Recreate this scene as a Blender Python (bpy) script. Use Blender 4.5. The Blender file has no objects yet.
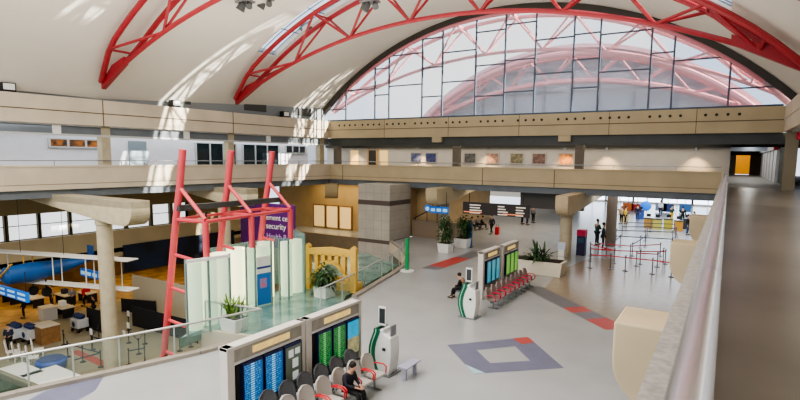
import bpy, bmesh, math, random
from mathutils import Vector, Matrix
random.seed(7)
PI = math.pi
COL = bpy.context.scene.collection
# ------------------------------------------------------------------ camera solve (image 800x400)
F, CX, CY = 527.6, 400.0, 218.0
EYE = Vector((0, 0, 7.0))
def _n(v): return v.normalized()
cYw = _n(Vector((729-CX, 161.5-CY, F)))
cXw = -_n(Vector((-458-CX, 148.5-CY, F)))
cXw = _n(cXw - cXw.dot(cYw)*cYw)
cZw = cXw.cross(cYw)
if cZw.y > 0: cZw = -cZw
RW = Matrix((cXw, cYw, cZw))
def ray(px, py): return RW @ Vector((px-CX, py-CY, F))
def at(px, py, z=0.0):
    d = ray(px, py); t = (z-EYE.z)/d.z; return EYE + t*d
def aty(px, py, y):
    d = ray(px, py); return EYE + (y/d.y)*d
def atx(px, py, x):
    d = ray(px, py); return EYE + (x/d.x)*d
cam = bpy.data.cameras.new('camera'); co = bpy.data.objects.new('camera', cam); COL.objects.link(co)
cam.sensor_width = 36; cam.lens = F/800*36; cam.shift_y = (CY-200)/800; cam.clip_start = 0.05; cam.clip_end = 500
ax = RW @ Vector((1,0,0)); ay = RW @ Vector((0,-1,0)); az = RW @ Vector((0,0,-1))
M4 = Matrix((ax, ay, az)).transposed().to_4x4(); M4.translation = EYE
co.matrix_world = M4
bpy.context.scene.camera = co

# ------------------------------------------------------------------ materials
def srgb(r, g, b):
    f = lambda c: c/12.92 if c <= .04045 else ((c+.055)/1.055)**2.4
    return (f(r/255), f(g/255), f(b/255), 1)
MATS = {}
def mat(name, rgb, rough=.6, metal=0, emit=0, noise=0, nscale=1.5, spec=None, rgb2=None, bump=0):
    if name in MATS: return MATS[name]
    m = bpy.data.materials.new(name); m.use_nodes = True
    nt = m.node_tree; b = nt.nodes['Principled BSDF']
    c = srgb(*rgb)
    b.inputs['Base Color'].default_value = c
    b.inputs['Roughness'].default_value = rough
    b.inputs['Metallic'].default_value = metal
    if spec is not None: b.inputs['Specular IOR Level'].default_value = spec
    if noise or rgb2:
        tc = nt.nodes.new('ShaderNodeTexCoord'); nz = nt.nodes.new('ShaderNodeTexNoise')
        nz.inputs['Scale'].default_value = nscale; nz.inputs['Detail'].default_value = 4
        cr = nt.nodes.new('ShaderNodeValToRGB')
        c2 = srgb(*rgb2) if rgb2 else tuple([max(0, x*(1-noise)) for x in c[:3]]+[1])
        cr.color_ramp.elements[0].color = c2; cr.color_ramp.elements[1].color = c
        cr.color_ramp.elements[0].position = .35; cr.color_ramp.elements[1].position = .65
        nt.links.new(tc.outputs['Object'], nz.inputs['Vector'])
        nt.links.new(nz.outputs['Fac'], cr.inputs['Fac']); nt.links.new(cr.outputs['Color'], b.inputs['Base Color'])
        if bump:
            bp = nt.nodes.new('ShaderNodeBump'); bp.inputs['Strength'].default_value = bump
            nt.links.new(nz.outputs['Fac'], bp.inputs['Height']); nt.links.new(bp.outputs['Normal'], b.inputs['Normal'])
    if emit:
        b.inputs['Emission Color'].default_value = c; b.inputs['Emission Strength'].default_value = emit
    MATS[name] = m; return m
def glass(name, rgb, alpha=.25, rough=.05, diffuse=0.0):
    """thin architectural glass: mostly see-through, a little tinted body and a soft reflection"""
    m = bpy.data.materials.new(name); m.use_nodes = True; nt = m.node_tree; nt.nodes.clear()
    o = nt.nodes.new('ShaderNodeOutputMaterial'); t = nt.nodes.new('ShaderNodeBsdfTransparent')
    t.inputs['Color'].default_value = tuple(1-(1-x)*.25 for x in srgb(*rgb)[:3])+(1,)
    p = nt.nodes.new('ShaderNodeBsdfPrincipled'); p.inputs['Base Color'].default_value = srgb(*rgb); p.inputs['Roughness'].default_value = rough
    mx = nt.nodes.new('ShaderNodeMixShader'); mx.inputs['Fac'].default_value = alpha
    nt.links.new(t.outputs[0], mx.inputs[1]); nt.links.new(p.outputs[0], mx.inputs[2]); nt.links.new(mx.outputs[0], o.inputs['Surface'])
    MATS[name] = m; return m
def rows_mat(name, bg, fg, rows=14, emit=.6, cols=1.6):
    """display screen: rows of pale entries with narrow columns, from object coordinates (generated UV 0..1)"""
    m = bpy.data.materials.new(name); m.use_nodes = True; nt = m.node_tree; b = nt.nodes['Principled BSDF']
    tc = nt.nodes.new('ShaderNodeTexCoord'); sp = nt.nodes.new('ShaderNodeSeparateXYZ'); nt.links.new(tc.outputs['UV'], sp.inputs[0])
    def mth(op, a, v=None, c=None):
        n = nt.nodes.new('ShaderNodeMath'); n.operation = op
        nt.links.new(a, n.inputs[0])
        if isinstance(v, (int, float)): n.inputs[1].default_value = v
        elif v is not None: nt.links.new(v, n.inputs[1])
        if c is not None: n.inputs[2].default_value = c
        return n.outputs[0]
    fr = mth('FRACT', mth('MULTIPLY', sp.outputs['Y'], rows))
    band = mth('GREATER_THAN', fr, .5)
    nz = nt.nodes.new('ShaderNodeTexNoise'); nz.inputs['Scale'].default_value = 14; nt.links.new(tc.outputs['UV'], nz.inputs['Vector'])
    nt.links.new(tc.outputs['UV'], nz.inputs['Vector'])
    words = mth('GREATER_THAN', nz.outputs['Fac'], .5)
    c1 = mth('COMPARE', sp.outputs['X'], .45, .1)
    edge = mth('LESS_THAN', sp.outputs['X'], .92)
    x = mth('MULTIPLY', mth('MULTIPLY', band, mth('ADD', mth('MULTIPLY', words, .35), c1)), edge)
    mix = nt.nodes.new('ShaderNodeMix'); mix.data_type = 'RGBA'; mix.clamp_factor = True
    nt.links.new(x, mix.inputs[0]); mix.inputs[6].default_value = srgb(*bg); mix.inputs[7].default_value = srgb(*fg)
    nt.links.new(mix.outputs[2], b.inputs['Base Color']); nt.links.new(mix.outputs[2], b.inputs['Emission Color'])
    b.inputs['Emission Strength'].default_value = emit; b.inputs['Roughness'].default_value = .3
    MATS[name] = m; return m

PANEL = mat('cream concrete panel', (216,204,182), .75, noise=.12, nscale=.6)
PANEL2 = mat('tan concrete panel', (200,184,150), .75, noise=.12, nscale=.6)
NOSE = mat('tan cast concrete', (208,190,156), .8, noise=.12, nscale=1.2)
VAULT = mat('off white vault plaster', (232,226,214), .85, noise=.05, nscale=.35)
SLATE = mat('slate grey painted steel', (112,120,126), .5, noise=.1)
DKSTEEL = mat('dark grey painted steel', (70,74,72), .5, noise=.15)
WHITEW = mat('white painted wall', (226,226,232), .7, noise=.05)
GREYW = mat('pale grey gallery wall', (198,192,182), .8, noise=.06)
COLM = mat('beige concrete column', (186,176,150), .8, noise=.15, nscale=2)
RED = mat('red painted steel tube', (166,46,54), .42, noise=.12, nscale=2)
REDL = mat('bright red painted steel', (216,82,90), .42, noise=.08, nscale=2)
PINK = mat('sunlit pinkish red steel', (228,150,160), .5)  # red truss steel with sun and haze put into a paler colour
DARK = mat('near black', (24,24,26), .5)
BLACK = mat('black fabric', (28,28,30), .9, noise=.2)
WHITE = mat('white enamel', (236,236,232), .4)
GREYM = mat('brushed grey metal', (150,152,154), .35, metal=.8)
SOIL = mat('dark soil', (60,46,34), .95)
LEAF = mat('green leaves', (58,96,48), .6, rgb2=(30,60,30), nscale=3)
LEAFY = mat('yellow green leaves', (120,150,60), .6, rgb2=(70,110,40), nscale=3)
WOOD = mat('brown wood veneer', (150,110,66), .6, noise=.3, nscale=4)
SKIN = mat('skin', (196,150,122), .6)
HAIR = mat('dark hair', (30,24,22), .7)
FLOORM = mat('polished terrazzo floor', (172,174,174), .22, noise=.08, nscale=.5)
GLASSC = glass('clear balustrade glass', (190,215,205), .14)
GLASSG = glass('gable window glass', (232,238,246), .3)  # milky white body stands in for haze over the view outside
GLASSD = glass('dark office glass', (40,52,58), .75)
GLASST = glass('frosted teal glass', (170,208,212), .27, rough=.3)

# ------------------------------------------------------------------ mesh builder
class MB:
    def __init__(s): s.v = []; s.f = []; s.uv = {}
    def quad(s, a, b, c, d, uv=False):
        i = len(s.v); s.v += [tuple(a), tuple(b), tuple(c), tuple(d)]; s.f.append((i, i+1, i+2, i+3))
        if uv: s.uv[len(s.f)-1] = ((0,0),(1,0),(1,1),(0,1))
        return s
    def hexa(s, p):      # 8 points: bottom 4 ccw, top 4 ccw
        i = len(s.v); s.v += [tuple(q) for q in p]
        for f in ((3,2,1,0),(4,5,6,7),(0,1,5,4),(1,2,6,5),(2,3,7,6),(3,0,4,7)): s.f.append(tuple(i+k for k in f))
        return s
    def box(s, x0, x1, y0, y1, z0, z1):
        return s.hexa([(x0,y0,z0),(x1,y0,z0),(x1,y1,z0),(x0,y1,z0),(x0,y0,z1),(x1,y0,z1),(x1,y1,z1),(x0,y1,z1)])
    def seg(s, A, B, d0, d1, z0, z1, z0b=None, z1b=None):
        """box along the ground line A-B, from lateral offset d0 to d1 (left of travel positive)"""
        A = Vector((A[0], A[1])); B = Vector((B[0], B[1])); t = (B-A).normalized(); n = Vector((-t.y, t.x))
        z0b = z0 if z0b is None else z0b; z1b = z1 if z1b is None else z1b
        p = [A+n*d0, B+n*d0, B+n*d1, A+n*d1]; zs0 = (z0, z0b, z0b, z0); zs1 = (z1, z1b, z1b, z1)
        return s.hexa([(q.x,q.y,z) for q, z in zip(p, zs0)]+[(q.x,q.y,z) for q, z in zip(p, zs1)])
    def tube(s, pts, r, n=8, caps=True, r2=None):
        pts = [Vector(p) for p in pts]; i0 = len(s.v); N = len(pts)
        up = None
        for k, p in enumerate(pts):
            t = (pts[min(k+1,N-1)]-pts[max(k-1,0)]).normalized()
            if up is None: up = Vector((0,0,1)) if abs(t.z) < .9 else Vector((1,0,0))
            a = t.cross(up).normalized(); b = a.cross(t).normalized(); up = b
            rr = r if r2 is None else r+(r2-r)*k/(N-1)
            if isinstance(r, (list, tuple)): rr = r[k]
            for j in range(n):
                w = 2*PI*(j+.5)/n; s.v.append(tuple(p+a*math.cos(w)*rr+b*math.sin(w)*rr))
        for k in range(N-1):
            for j in range(n):
                q = i0+k*n+j; q2 = i0+k*n+(j+1) % n; s.f.append((q, q2, q2+n, q+n))
        if caps:
            s.f.append(tuple(i0+j for j in range(n))[::-1]); s.f.append(tuple(i0+(N-1)*n+j for j in range(n)))
        return s
    def bar(s, a, b, w, h=None):
        h = h or w; a = Vector(a); b = Vector(b); t = (b-a).normalized()
        up = Vector((0,0,1)) if abs(t.z) < .95 else Vector((0,1,0))
        x = t.cross(up).normalized(); y = x.cross(t).normalized()
        c = [(-w/2,-h/2),(w/2,-h/2),(w/2,h/2),(-w/2,h/2)]
        return s.hexa([a+x*u+y*v for u, v in c]+[b+x*u+y*v for u, v in c])
    def prism(s, poly, f0, f1):
        """poly: list of 2-D points; f0/f1 map a 2-D point to 3-D on either side"""
        i = len(s.v); n = len(poly); s.v += [tuple(f0(*p)) for p in poly]+[tuple(f1(*p)) for p in poly]
        s.f.append(tuple(i+k for k in range(n))[::-1]); s.f.append(tuple(i+n+k for k in range(n)))
        for k in range(n): s.f.append((i+k, i+(k+1) % n, i+n+(k+1) % n, i+n+k))
        return s
    def lathe(s, c, prof, n=20):
        i = len(s.v); c = Vector(c)
        for r, z in prof:
            for j in range(n):
                w = 2*PI*j/n; s.v.append((c.x+r*math.cos(w), c.y+r*math.sin(w), c.z+z))
        for k in range(len(prof)-1):
            for j in range(n):
                a = i+k*n+j; b = i+k*n+(j+1) % n; s.f.append((a, b, b+n, a+n))
        s.f.append(tuple(i+j for j in range(n))[::-1]); s.f.append(tuple(i+(len(prof)-1)*n+j for j in range(n)))
        return s
    def ball(s, c, rx, ry=None, rz=None, n=14, m=9):
        ry = ry or rx; rz = rz or rx; i = len(s.v); c = Vector(c)
        for k in range(m+1):
            th = PI*k/m
            for j in range(n):
                w = 2*PI*j/n; s.v.append((c.x+rx*math.sin(th)*math.cos(w), c.y+ry*math.sin(th)*math.sin(w), c.z+rz*math.cos(th)))
        for k in range(m):
            for j in range(n):
                a = i+k*n+j; b = i+k*n+(j+1) % n; s.f.append((a, b, b+n, a+n))
        return s
    def build(s, name, m, parent=None, smooth=False, bevel=0):
        off = Vector((0,0,0)); q = parent
        while q is not None: off += q.location; q = q.parent
        me = bpy.data.meshes.new(name)
        me.from_pydata([tuple(Vector(v)-off) for v in s.v], [], s.f)
        if s.uv:
            l = me.uv_layers.new(name='UVMap')
            for fi, uvs in s.uv.items():
                for k, li in enumerate(me.polygons[fi].loop_indices): l.data[li].uv = uvs[k]
        bm = bmesh.new(); bm.from_mesh(me)
        if not s.uv: bmesh.ops.remove_doubles(bm, verts=bm.verts, dist=1e-5)
        bmesh.ops.recalc_face_normals(bm, faces=bm.faces); bm.to_mesh(me); bm.free()
        if smooth:
            for p in me.polygons: p.use_smooth = True
            try: me.set_sharp_from_angle(angle=math.radians(40))
            except Exception: pass
        me.materials.append(m)
        o = bpy.data.objects.new(name, me); COL.objects.link(o)
        if parent is not None: o.parent = parent
        if bevel:
            bv = o.modifiers.new('bevel', 'BEVEL'); bv.width = bevel; bv.segments = 2; bv.limit_method = 'ANGLE'
        return o
def tag(o, label, cat, group=None, kind=None):
    o['label'] = label; o['category'] = cat
    if group: o['group'] = group
    if kind: o['kind'] = kind
    return o
def struct(name, mb, m, parent=None, **k):
    o = mb.build(name, m, parent, **k)
    if parent is None: o['kind'] = 'structure'
    return o
def root(name, label, cat, loc=(0,0,0), group=None):
    o = bpy.data.objects.new(name, None); COL.objects.link(o); o.location = loc; o.empty_display_size = .2
    return tag(o, label, cat, group)
def kids(o): return [c for c in bpy.data.objects if c.parent is o]
def copy_thing(r, loc, label=None, rz=0, sc=1):
    c = r.copy(); COL.objects.link(c); c.location = loc; c.rotation_euler = (0,0,rz); c.scale = (sc,)*3
    if label: c['label'] = label
    for ch in r.children_cache:
        d = ch[0].copy(); COL.objects.link(d); d.parent = c
        for g in ch[1]:
            e = g.copy(); COL.objects.link(e); e.parent = d
    return c
class Proto:
    """a thing with its parts remembered so that it can be copied"""
    def __init__(s, r): s.r = r; s.ch = [(c, kids(c)) for c in kids(r)]; s.used = False
    def put(s, loc, label, rz=0, group=None, sc=1, mats=None):
        if not s.used: c = s.r; s.used = True; first = True
        else: c = s.r.copy(); COL.objects.link(c); first = False
        c.location = loc; c.rotation_euler = (0,0,rz); c.scale = (sc,)*3; c['label'] = label
        if group: c['group'] = group
        if not first:
            for ch, gs in s.ch:
                d = ch.copy(); COL.objects.link(d); d.parent = c
                for g in gs:
                    e = g.copy(); COL.objects.link(e); e.parent = d
        return c

# ------------------------------------------------------------------ setting constants
ZW, ZPT, ZPB = 5.35, 6.33, 4.9      # gallery floor, parapet top / bottom
ZB0, ZB1 = 8.8, 10.4                # upper beam
YF = 40.0; XR = 2.7
LA, LB = (-35.5, -12.0), (-32.72, 39.0+1.0)   # left balcony line
def LX(y): return LA[0]+(LB[0]-LA[0])*(y-LA[1])/(LB[1]-LA[1])
AC, AZ, AR = -15.45, -7.9, 26.6     # vault arc
def arcz(x, r=AR, c=AC, z=AZ): return z+math.sqrt(max(0, r*r-(x-c)**2))

# ================================================================== SHELL
# rim of the lower level, a long shallow curve
CC = at(262,335)            # corner where the lower-level opening ends
C2 = at(205,328)
RIM = [(-19.6,-6),(-18.7,0),(-17.9,4.6),(-17.35,6.7),(-16.88,8.12),(-16.35,9.7),(-15.7,11.7),(-15.2,14.2),(-15.1,16.2),(-15.2,18.1),(-15.7,20.8),(-16.5,24.3),(-17.1,26.9),(-17.75,29.0),(-18.9,31.4),(-20.9,33.9),(-23.7,36.7)]
mb = MB()
for a, b in zip(RIM[:-1], RIM[1:]):
    mb.quad((a[0],a[1],0),(20,a[1],0),(20,b[1],0),(b[0],b[1],0))
mb.quad((-23.7,36.7,0),(20,36.7,0),(20,95,0),(-23.7,95,0)); mb.quad((-27,40.5,0),(-23.7,40.5,0),(-23.7,95,0),(-27,95,0)); mb.quad((-60,40.9,-.75),(-27,40.9,-.75),(-27,44.5,-.75),(-60,44.5,-.75))
mb.quad((-19.6,-6,0),(-22,-16,0),(20,-16,0),(20,-6,0))
struct('floor', mb, FLOORM)
mb = MB()
for a, b in zip(RIM[:-1], RIM[1:]): mb.seg(a, b, 0, -.25, -.9, -.005)
mb.seg(CC, C2, 0, .25, -.9, -.005)
struct('trim_1', mb, PANEL)
mb = MB()
for i, (a, b) in enumerate(zip(RIM[:-1], RIM[1:])):
    if i < 7 or i > 9: mb.seg(a, b, -.02, -.3, -.004, .12)
struct('trim_2', mb, mat('grey stone curb', (158,150,138), .6, noise=.15))
struct('wall_pit', (lambda m: ([m.seg(a, b, -.3, -.5, -5.4, -.9) for a, b in zip(RIM[:-1], RIM[1:])], m)[1])(MB()), mat('pit wall', (110,104,92), .8))
# lower level floor
struct('floor_lower', MB().quad((-43.2,-14,-5.4),(-14,-14,-5.4),(-14,41,-5.4),(-43.2,41,-5.4)), mat('olive beige lower floor', (150,142,118), .5, noise=.15, nscale=.8))
struct('floor_amber', MB().quad((-53,-14,-5.4),(-43.2,-14,-5.4),(-43.2,41,-5.4),(-53,41,-5.4)), mat('amber floor', (196,158,100), .5, noise=.6, nscale=.9))  # amber-coloured strip of the lower floor
struct('wall_lower', MB().box(-53.3,-53,-14,41,-5.4,-.9), mat('dim amber wall', (120,92,56), .8, noise=.5, nscale=.8))
struct('wall_lower_end', MB().box(-60,-22,41,41.3,-5.4,-.9), mat('pale lower wall', (206,198,176), .8, noise=.1))
struct('ceiling_lower', MB().box(-60,-42.2,-14,41,-.95,-.6), mat('dark soffit', (64,60,50), .8))
# ground level gallery on the left (beyond the pit): parapet band, windows, soffit
struct('wall_band_left', MB().seg((-42.2,-14),(-42.2,41),0,.35,-1.3,.85), PANEL2)
struct('wall_band_corner', MB().seg((-42.2,40.6),(-26.9,40.6),0,.3,-2.7,-.7), mat('brown stone band', (150,134,108), .8, noise=.15))
OUTW = mat('bright overcast window', (236,240,246), .5, emit=.75)
PXW = [(-60,-32),(-28,4),(8,38),(41,69),(72,98),(101,125),(128,150),(153,170),(173,187)]
OLV = mat('olive brown pier', (92,84,62), .7)
for i, (xa, xb) in enumerate(PXW):
    y0, y1 = atx(xa, 228, -42.6).y, atx(xb, 228, -42.6).y
    w = struct('window_%d' % (i+1), MB().box(-42.9,-42.8,y0,y1,.9,2.7), OUTW)
    f = MB().box(-42.8,-42.5,y0-.2,y0,.85,2.75).box(-42.8,-42.5,y1,y1+.1,.85,2.75).box(-42.8,-42.7,y0,y1,1.85,1.9)
    f.build('window_frame', OLV, w)
struct('wall_over_window', MB().box(-43,-42.4,-14,41,2.7,4.5), mat('tan upper wall', (140,126,94), .8))
struct('wall_left_end', MB().box(-43,-42.5,atx(187,228,-42.6).y,41,.85,3.05), MATS['tan upper wall'])

# upper galleries: left
A, B = LA, LB
struct('floor_upper_left', MB().seg(A, B, .3, 5.2, 4.75, ZW), mat('gallery floor', (150,146,138), .6))
def parapet(name, A, B, side, m, joints, inner=True):
    mb = MB()
    mb.seg(A, B, 0, side*.26, ZPB, ZPT-.1)
    mb.seg(A, B, -side*.05, side*.32, ZPT-.1, ZPT)
    return struct(name, mb, m)
parapet('wall_parapet_left', A, B, 1, PANEL, 0)
struct('wall_parapet_soffit_left', MB().seg(A, B, .22, .7, 4.4, ZPB), SLATE)
struct('ceiling_under_left', MB().seg(A, B, .3, 24, 4.5, 4.75), mat('tan soffit', (176,158,120), .8))
mb = MB().seg(A, B, 0, .6, ZB0, ZB0+.75).seg(A, B, .03, .6, ZB0+.75, ZB0+.8).seg(A, B, 0, .6, ZB0+.8, ZB1)
struct('wall_beam_left', mb, PANEL)
struct('wall_steel_left', MB().seg(A, B, .35, .6, 8.22, ZB0), SLATE)
struct('trim_steel_left', MB().seg(A, B, .28, .42, 8.12, 8.24), mat('pale steel flange', (190,192,190), .5))
struct('wall_gallery_left', MB().seg(A, B, 3.0, 3.2, ZW, 8.8), WHITEW)
struct('ceiling_gallery_left', MB().seg(A, B, .3, 3.2, 8.72, 8.8), WHITEW)
struct('wall_clerestory_left', MB().seg(A, B, .75, .95, ZB1-.1, 12.3), mat('grey clerestory wall', (140,146,148), .7))
struct('trim_ledge_left', MB().seg(A, B, .5, .9, ZB1-.08, ZB1), PANEL)
# far gallery
FA, FB = (-33.0, YF), (XR, YF)
struct('floor_upper_far', MB().box(-37,20,YF+.3,YF+40,4.75,ZW), mat('gallery floor grey', (150,148,146), .6, noise=.1))
parapet('wall_parapet_far', (-32.72,YF), (-.35,YF), 1, PANEL2, 0)
struct('wall_parapet_soffit_far', MB().box(-33,20,YF+.22,YF+.7,4.4,ZPB), SLATE)
mb = MB()
mb.box(-32.72,XR,YF,YF+.6,ZB0,ZB0+.75).box(-32.7,XR,YF+.03,YF+.6,ZB0+.75,ZB0+.8).box(-32.72,XR,YF,YF+.6,ZB0+.8,ZB1)
struct('wall_beam_far', mb, PANEL2)
struct('wall_steel_far', MB().box(-33,20,YF+.35,YF+.6,8.1,ZB0), DKSTEEL)
struct('wall_gallery_far', MB().box(-36,0.05,YF+3.5,YF+3.7,ZW,8.8), GREYW)
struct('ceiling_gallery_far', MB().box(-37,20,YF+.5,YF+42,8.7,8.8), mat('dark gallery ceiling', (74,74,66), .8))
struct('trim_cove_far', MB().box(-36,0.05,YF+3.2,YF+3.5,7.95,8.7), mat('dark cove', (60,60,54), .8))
# dot holes in the far beam: one strip of sockets per panel
for gi, x0 in enumerate([-31.6,-28.9,-26.2,-23.3,-20.3,-17.2,-14.1,-11.0,-8.0,-4.8,-1.5]):
    mb = MB()
    for k in range(4):
        x = x0+k*.62
        mb.tube([(x,YF-.03,9.98),(x,YF+.05,9.98)], .095, 10)
    o = mb.build('trim_socket_row', mat('dark socket', (52,44,34), .7)); o['kind'] = 'structure'
for x in (-26.5,-20.1,-14.0,-7.4,-2.0):
    o = MB().box(x-.02,x+.02,YF-.012,YF+.01,ZB0,ZB1-.0).build('trim_joint', mat('joint shadow', (120,100,76), .8)); o['kind'] = 'structure'
for x in (-31.2,-16.9,-11.1):
    o = MB().box(x-.02,x+.02,YF-.045,YF+.01,ZPB,ZPT-.1).build('trim_joint', MATS['joint shadow']); o['kind'] = 'structure'
for y in (18.9,28.8):
    o = MB().seg((LX(y-.03),y-.03),(LX(y+.03),y+.03),-.02,.05,ZB0,ZB1).build('trim_joint', MATS['joint shadow']); o['kind'] = 'structure'
GRV = mat('groove shadow', (112,98,78), .9)
o = MB().seg(LA, LB, -.012, .05, ZB0+.74, ZB0+.79).build('trim_groove', GRV); o['kind'] = 'structure'
o = MB().box(-32.72,XR,YF-.012,YF+.05,ZB0+.74,ZB0+.79).build('trim_groove', GRV); o['kind'] = 'structure'
o = MB().seg(LA, LB, -.012, .05, ZPB+.3, ZPB+.33).build('trim_groove', GRV); o['kind'] = 'structure'
o = MB().box(-32.72,-.4,YF-.012,YF+.05,ZPB+.3,ZPB+.33).build('trim_groove', GRV); o['kind'] = 'structure'
# pilasters / columns of the upper gallery
for i, y in enumerate((9.4,19.15,28.8,39.2)):
    struct('column_gallery', MB().seg((LX(y-.28),y-.28),(LX(y+.28),y+.28), .3,.9, ZW, ZB0), COLM)
for x in (-32.4,-19.6,-9.5):
    struct('column_gallery', MB().box(x-.28,x+.28,YF+.45,YF+1.0,ZW,ZB0), mat('dark taupe column', (112,104,92), .7))
for x in (-21.2,-10.5):
    struct('trim_bracket', MB().box(x-.45,x+.45,YF+.05,YF+.5,8.35,ZB0), PANEL2)
struct('column_corner', MB().box(2.75,3.35,38.3,38.9,ZW,ZB0), mat('taupe column', (150,140,118), .8))
# right gallery, where the camera stands
struct('floor_upper_right', MB().box(-.1,14,-14,YF+.3,4.75,ZW), mat('dark walkway floor', (128,122,110), .3, nscale=.35, rgb2=(98,92,80)))
struct('wall_parapet_right', MB().box(-.2,-.02,-14,YF,4.75,6.12), mat('grey parapet', (150,142,130), .7, noise=.3, nscale=5))
struct('wall_beam_right', MB().box(XR,XR+.6,-14,YF,ZB0,ZB0+.75).box(XR+.03,XR+.6,-14,YF,ZB0+.75,ZB0+.8).box(XR,XR+.6,-14,YF,ZB0+.8,ZB1), PANEL)
struct('ceiling_gallery_right', MB().box(XR+.3,14,-14,YF+.4,8.72,8.8), WHITEW)
struct('wall_gallery_right', MB().box(4.3,4.5,-14,37.6,ZW,8.8), WHITEW)
struct('wall_clerestory_right', MB().box(3.3,3.5,-14,YF,ZB1-.1,12.3), MATS['grey clerestory wall'])
struct('trim_green_right', MB().box(4.12,4.3,-14,37.5,8.2,8.45), mat('pale green trim', (150,176,156), .6))
# ---- vault
NS = 48
x0v, x1v = -34.6, 3.7
def arcpts(r, n=NS, xa=x0v, xb=x1v, c=AC, zc=AZ):
    a0 = math.acos(max(-1, min(1, (xa-c)/r))); a1 = math.acos(max(-1, min(1, (xb-c)/r)))
    return [(c+r*math.cos(a0+(a1-a0)*k/n), zc+r*math.sin(a0+(a1-a0)*k/n)) for k in range(n+1)]
P = arcpts(AR); PO = arcpts(AR+.35)
TR = (18.6, 29.0)
KS = (15, 7); KE = (25, NS-6)  # no skylight at the nearest truss, next one short, limiting sun patches
ys = [-15]+[v for t in TR for v in (t-.95, t+.95)]+[YF+.2]
K0, K1 = 6, NS-6
mb = MB()
for k in range(NS):
    (xa, za), (xb, zb) = P[k], P[k+1]; (xc, zc_), (xd, zd) = PO[k], PO[k+1]
    for j in range(len(ys)-1):
        if j % 2 == 1 and KS[j//2] <= k < KE[j//2]: continue
        mb.hexa([(xa,ys[j],za),(xb,ys[j],zb),(xb,ys[j+1],zb),(xa,ys[j+1],za),(xc,ys[j],zc_),(xd,ys[j],zd),(xd,ys[j+1],zd),(xc,ys[j+1],zc_)])
struct('ceiling_vault', mb, VAULT)
SKYG = glass('skylight glass', (190,210,230), .18)
SKYF = mat('blue grey skylight bar', (110,140,165), .5)
for i, t in enumerate(TR):
    mb = MB(); fr = MB(); PG = arcpts(AR+.12); K0 = KS[i]; K1 = KE[i]
    for k in range(K0, K1):
        (xa, za), (xb, zb) = PG[k], PG[k+1]
        mb.quad((xa,t-.95,za),(xb,t-.95,zb),(xb,t+.95,zb),(xa,t+.95,za))
    w = struct('window_skylight_%d' % (i+1), mb, SKYG)
    for q in (-.55, 0, .55): fr.tube([(x,t+q,z-.03) for x, z in PG[K0:K1+1]], .035, 5)
    for k in range(K0, K1, 3): fr.bar((PG[k][0],t-.95,PG[k][1]),(PG[k][0],t+.95,PG[k][1]),.06)
    fr.build('window_frame', SKYF, w)
# ---- gable window in the far wall
mb = MB(); PR = arcpts(AR-.02, 64); PR2 = arcpts(AR-.42, 64)
for k in range(64):
    (xa,za),(xb,zb),(xc,zc_),(xd,zd) = PR[k],PR[k+1],PR2[k],PR2[k+1]
    mb.hexa([(xc,YF-.1,zc_),(xd,YF-.1,zd),(xd,YF+.35,zd),(xc,YF+.35,zc_),(xa,YF-.1,za),(xb,YF-.1,zb),(xb,YF+.35,zb),(xa,YF+.35,za)])
struct('trim_gable_rim', mb, mat('dark bronze rim', (66,62,56), .5))
mb = MB()
for k in range(64):
    (xa,za),(xb,zb) = PR2[k],PR2[k+1]
    if min(za,zb) > ZB1: mb.quad((xa,YF+.2,ZB1),(xb,YF+.2,ZB1),(xb,YF+.2,zb),(xa,YF+.2,za))
gw = struct('window_gable', mb, GLASSG)
MX = [-30.93,-27.63,-26.12,-22.75,-20.83,-17.83,-15.37,-12.97,-10.14,-8.31,-4.98,-3.57,-.32]
mb = MB()
MUL = mat('blue grey mullion', (74,88,104), .5)
for x in MX: mb.box(x-.055,x+.055,YF+.1,YF+.24,ZB1,arcz(x,AR-.4))
hz = {(-33,-30.93):[11.5],(-30.93,-27.63):[13.2],(-27.63,-26.12):[12.6,14.9],(-26.12,-22.75):[13.3,15.9],(-22.75,-20.83):[12.2,14.6,17.0],
      (-20.83,-17.83):[13.3,15.7],(-17.83,-15.37):[12.0,14.4,17.0],(-15.37,-12.97):[12.2,14.6,17.3],(-12.97,-10.14):[13.4,15.9],(-10.14,-8.31):[12.2,14.2,16.0],
      (-8.31,-4.98):[13.2,15.8],(-4.98,-3.57):[11.9,14.2],(-3.57,-.32):[13.6],(-.32,2.6):[11.6]}
for (a, b), zs in hz.items():
    for z in zs:
        a2 = max(a, AC-math.sqrt(max(0,(AR-.4)**2-(z-AZ)**2))); b2 = min(b, AC+math.sqrt(max(0,(AR-.4)**2-(z-AZ)**2)))
        mb.box(a2,b2,YF+.12,YF+.22,z-.045,z+.045)
mb.box(-33,2.6,YF+.05,YF+.3,ZB1,ZB1+.12)
mb.build('window_frame', MUL, gw)
# ---- walls closing the rest
struct('wall_back_hall', MB().box(-60,20,94.7,95,0,4.6), mat('hall end wall', (196,186,170), .8))
struct('ceiling_hall', MB().box(-60,20,YF+.8,95,4.4,4.5), mat('hall ceiling', (120,110,94), .8))
struct('wall_right_ground', MB().box(13,13.3,-15,95,0,8.8), PANEL2)
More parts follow.
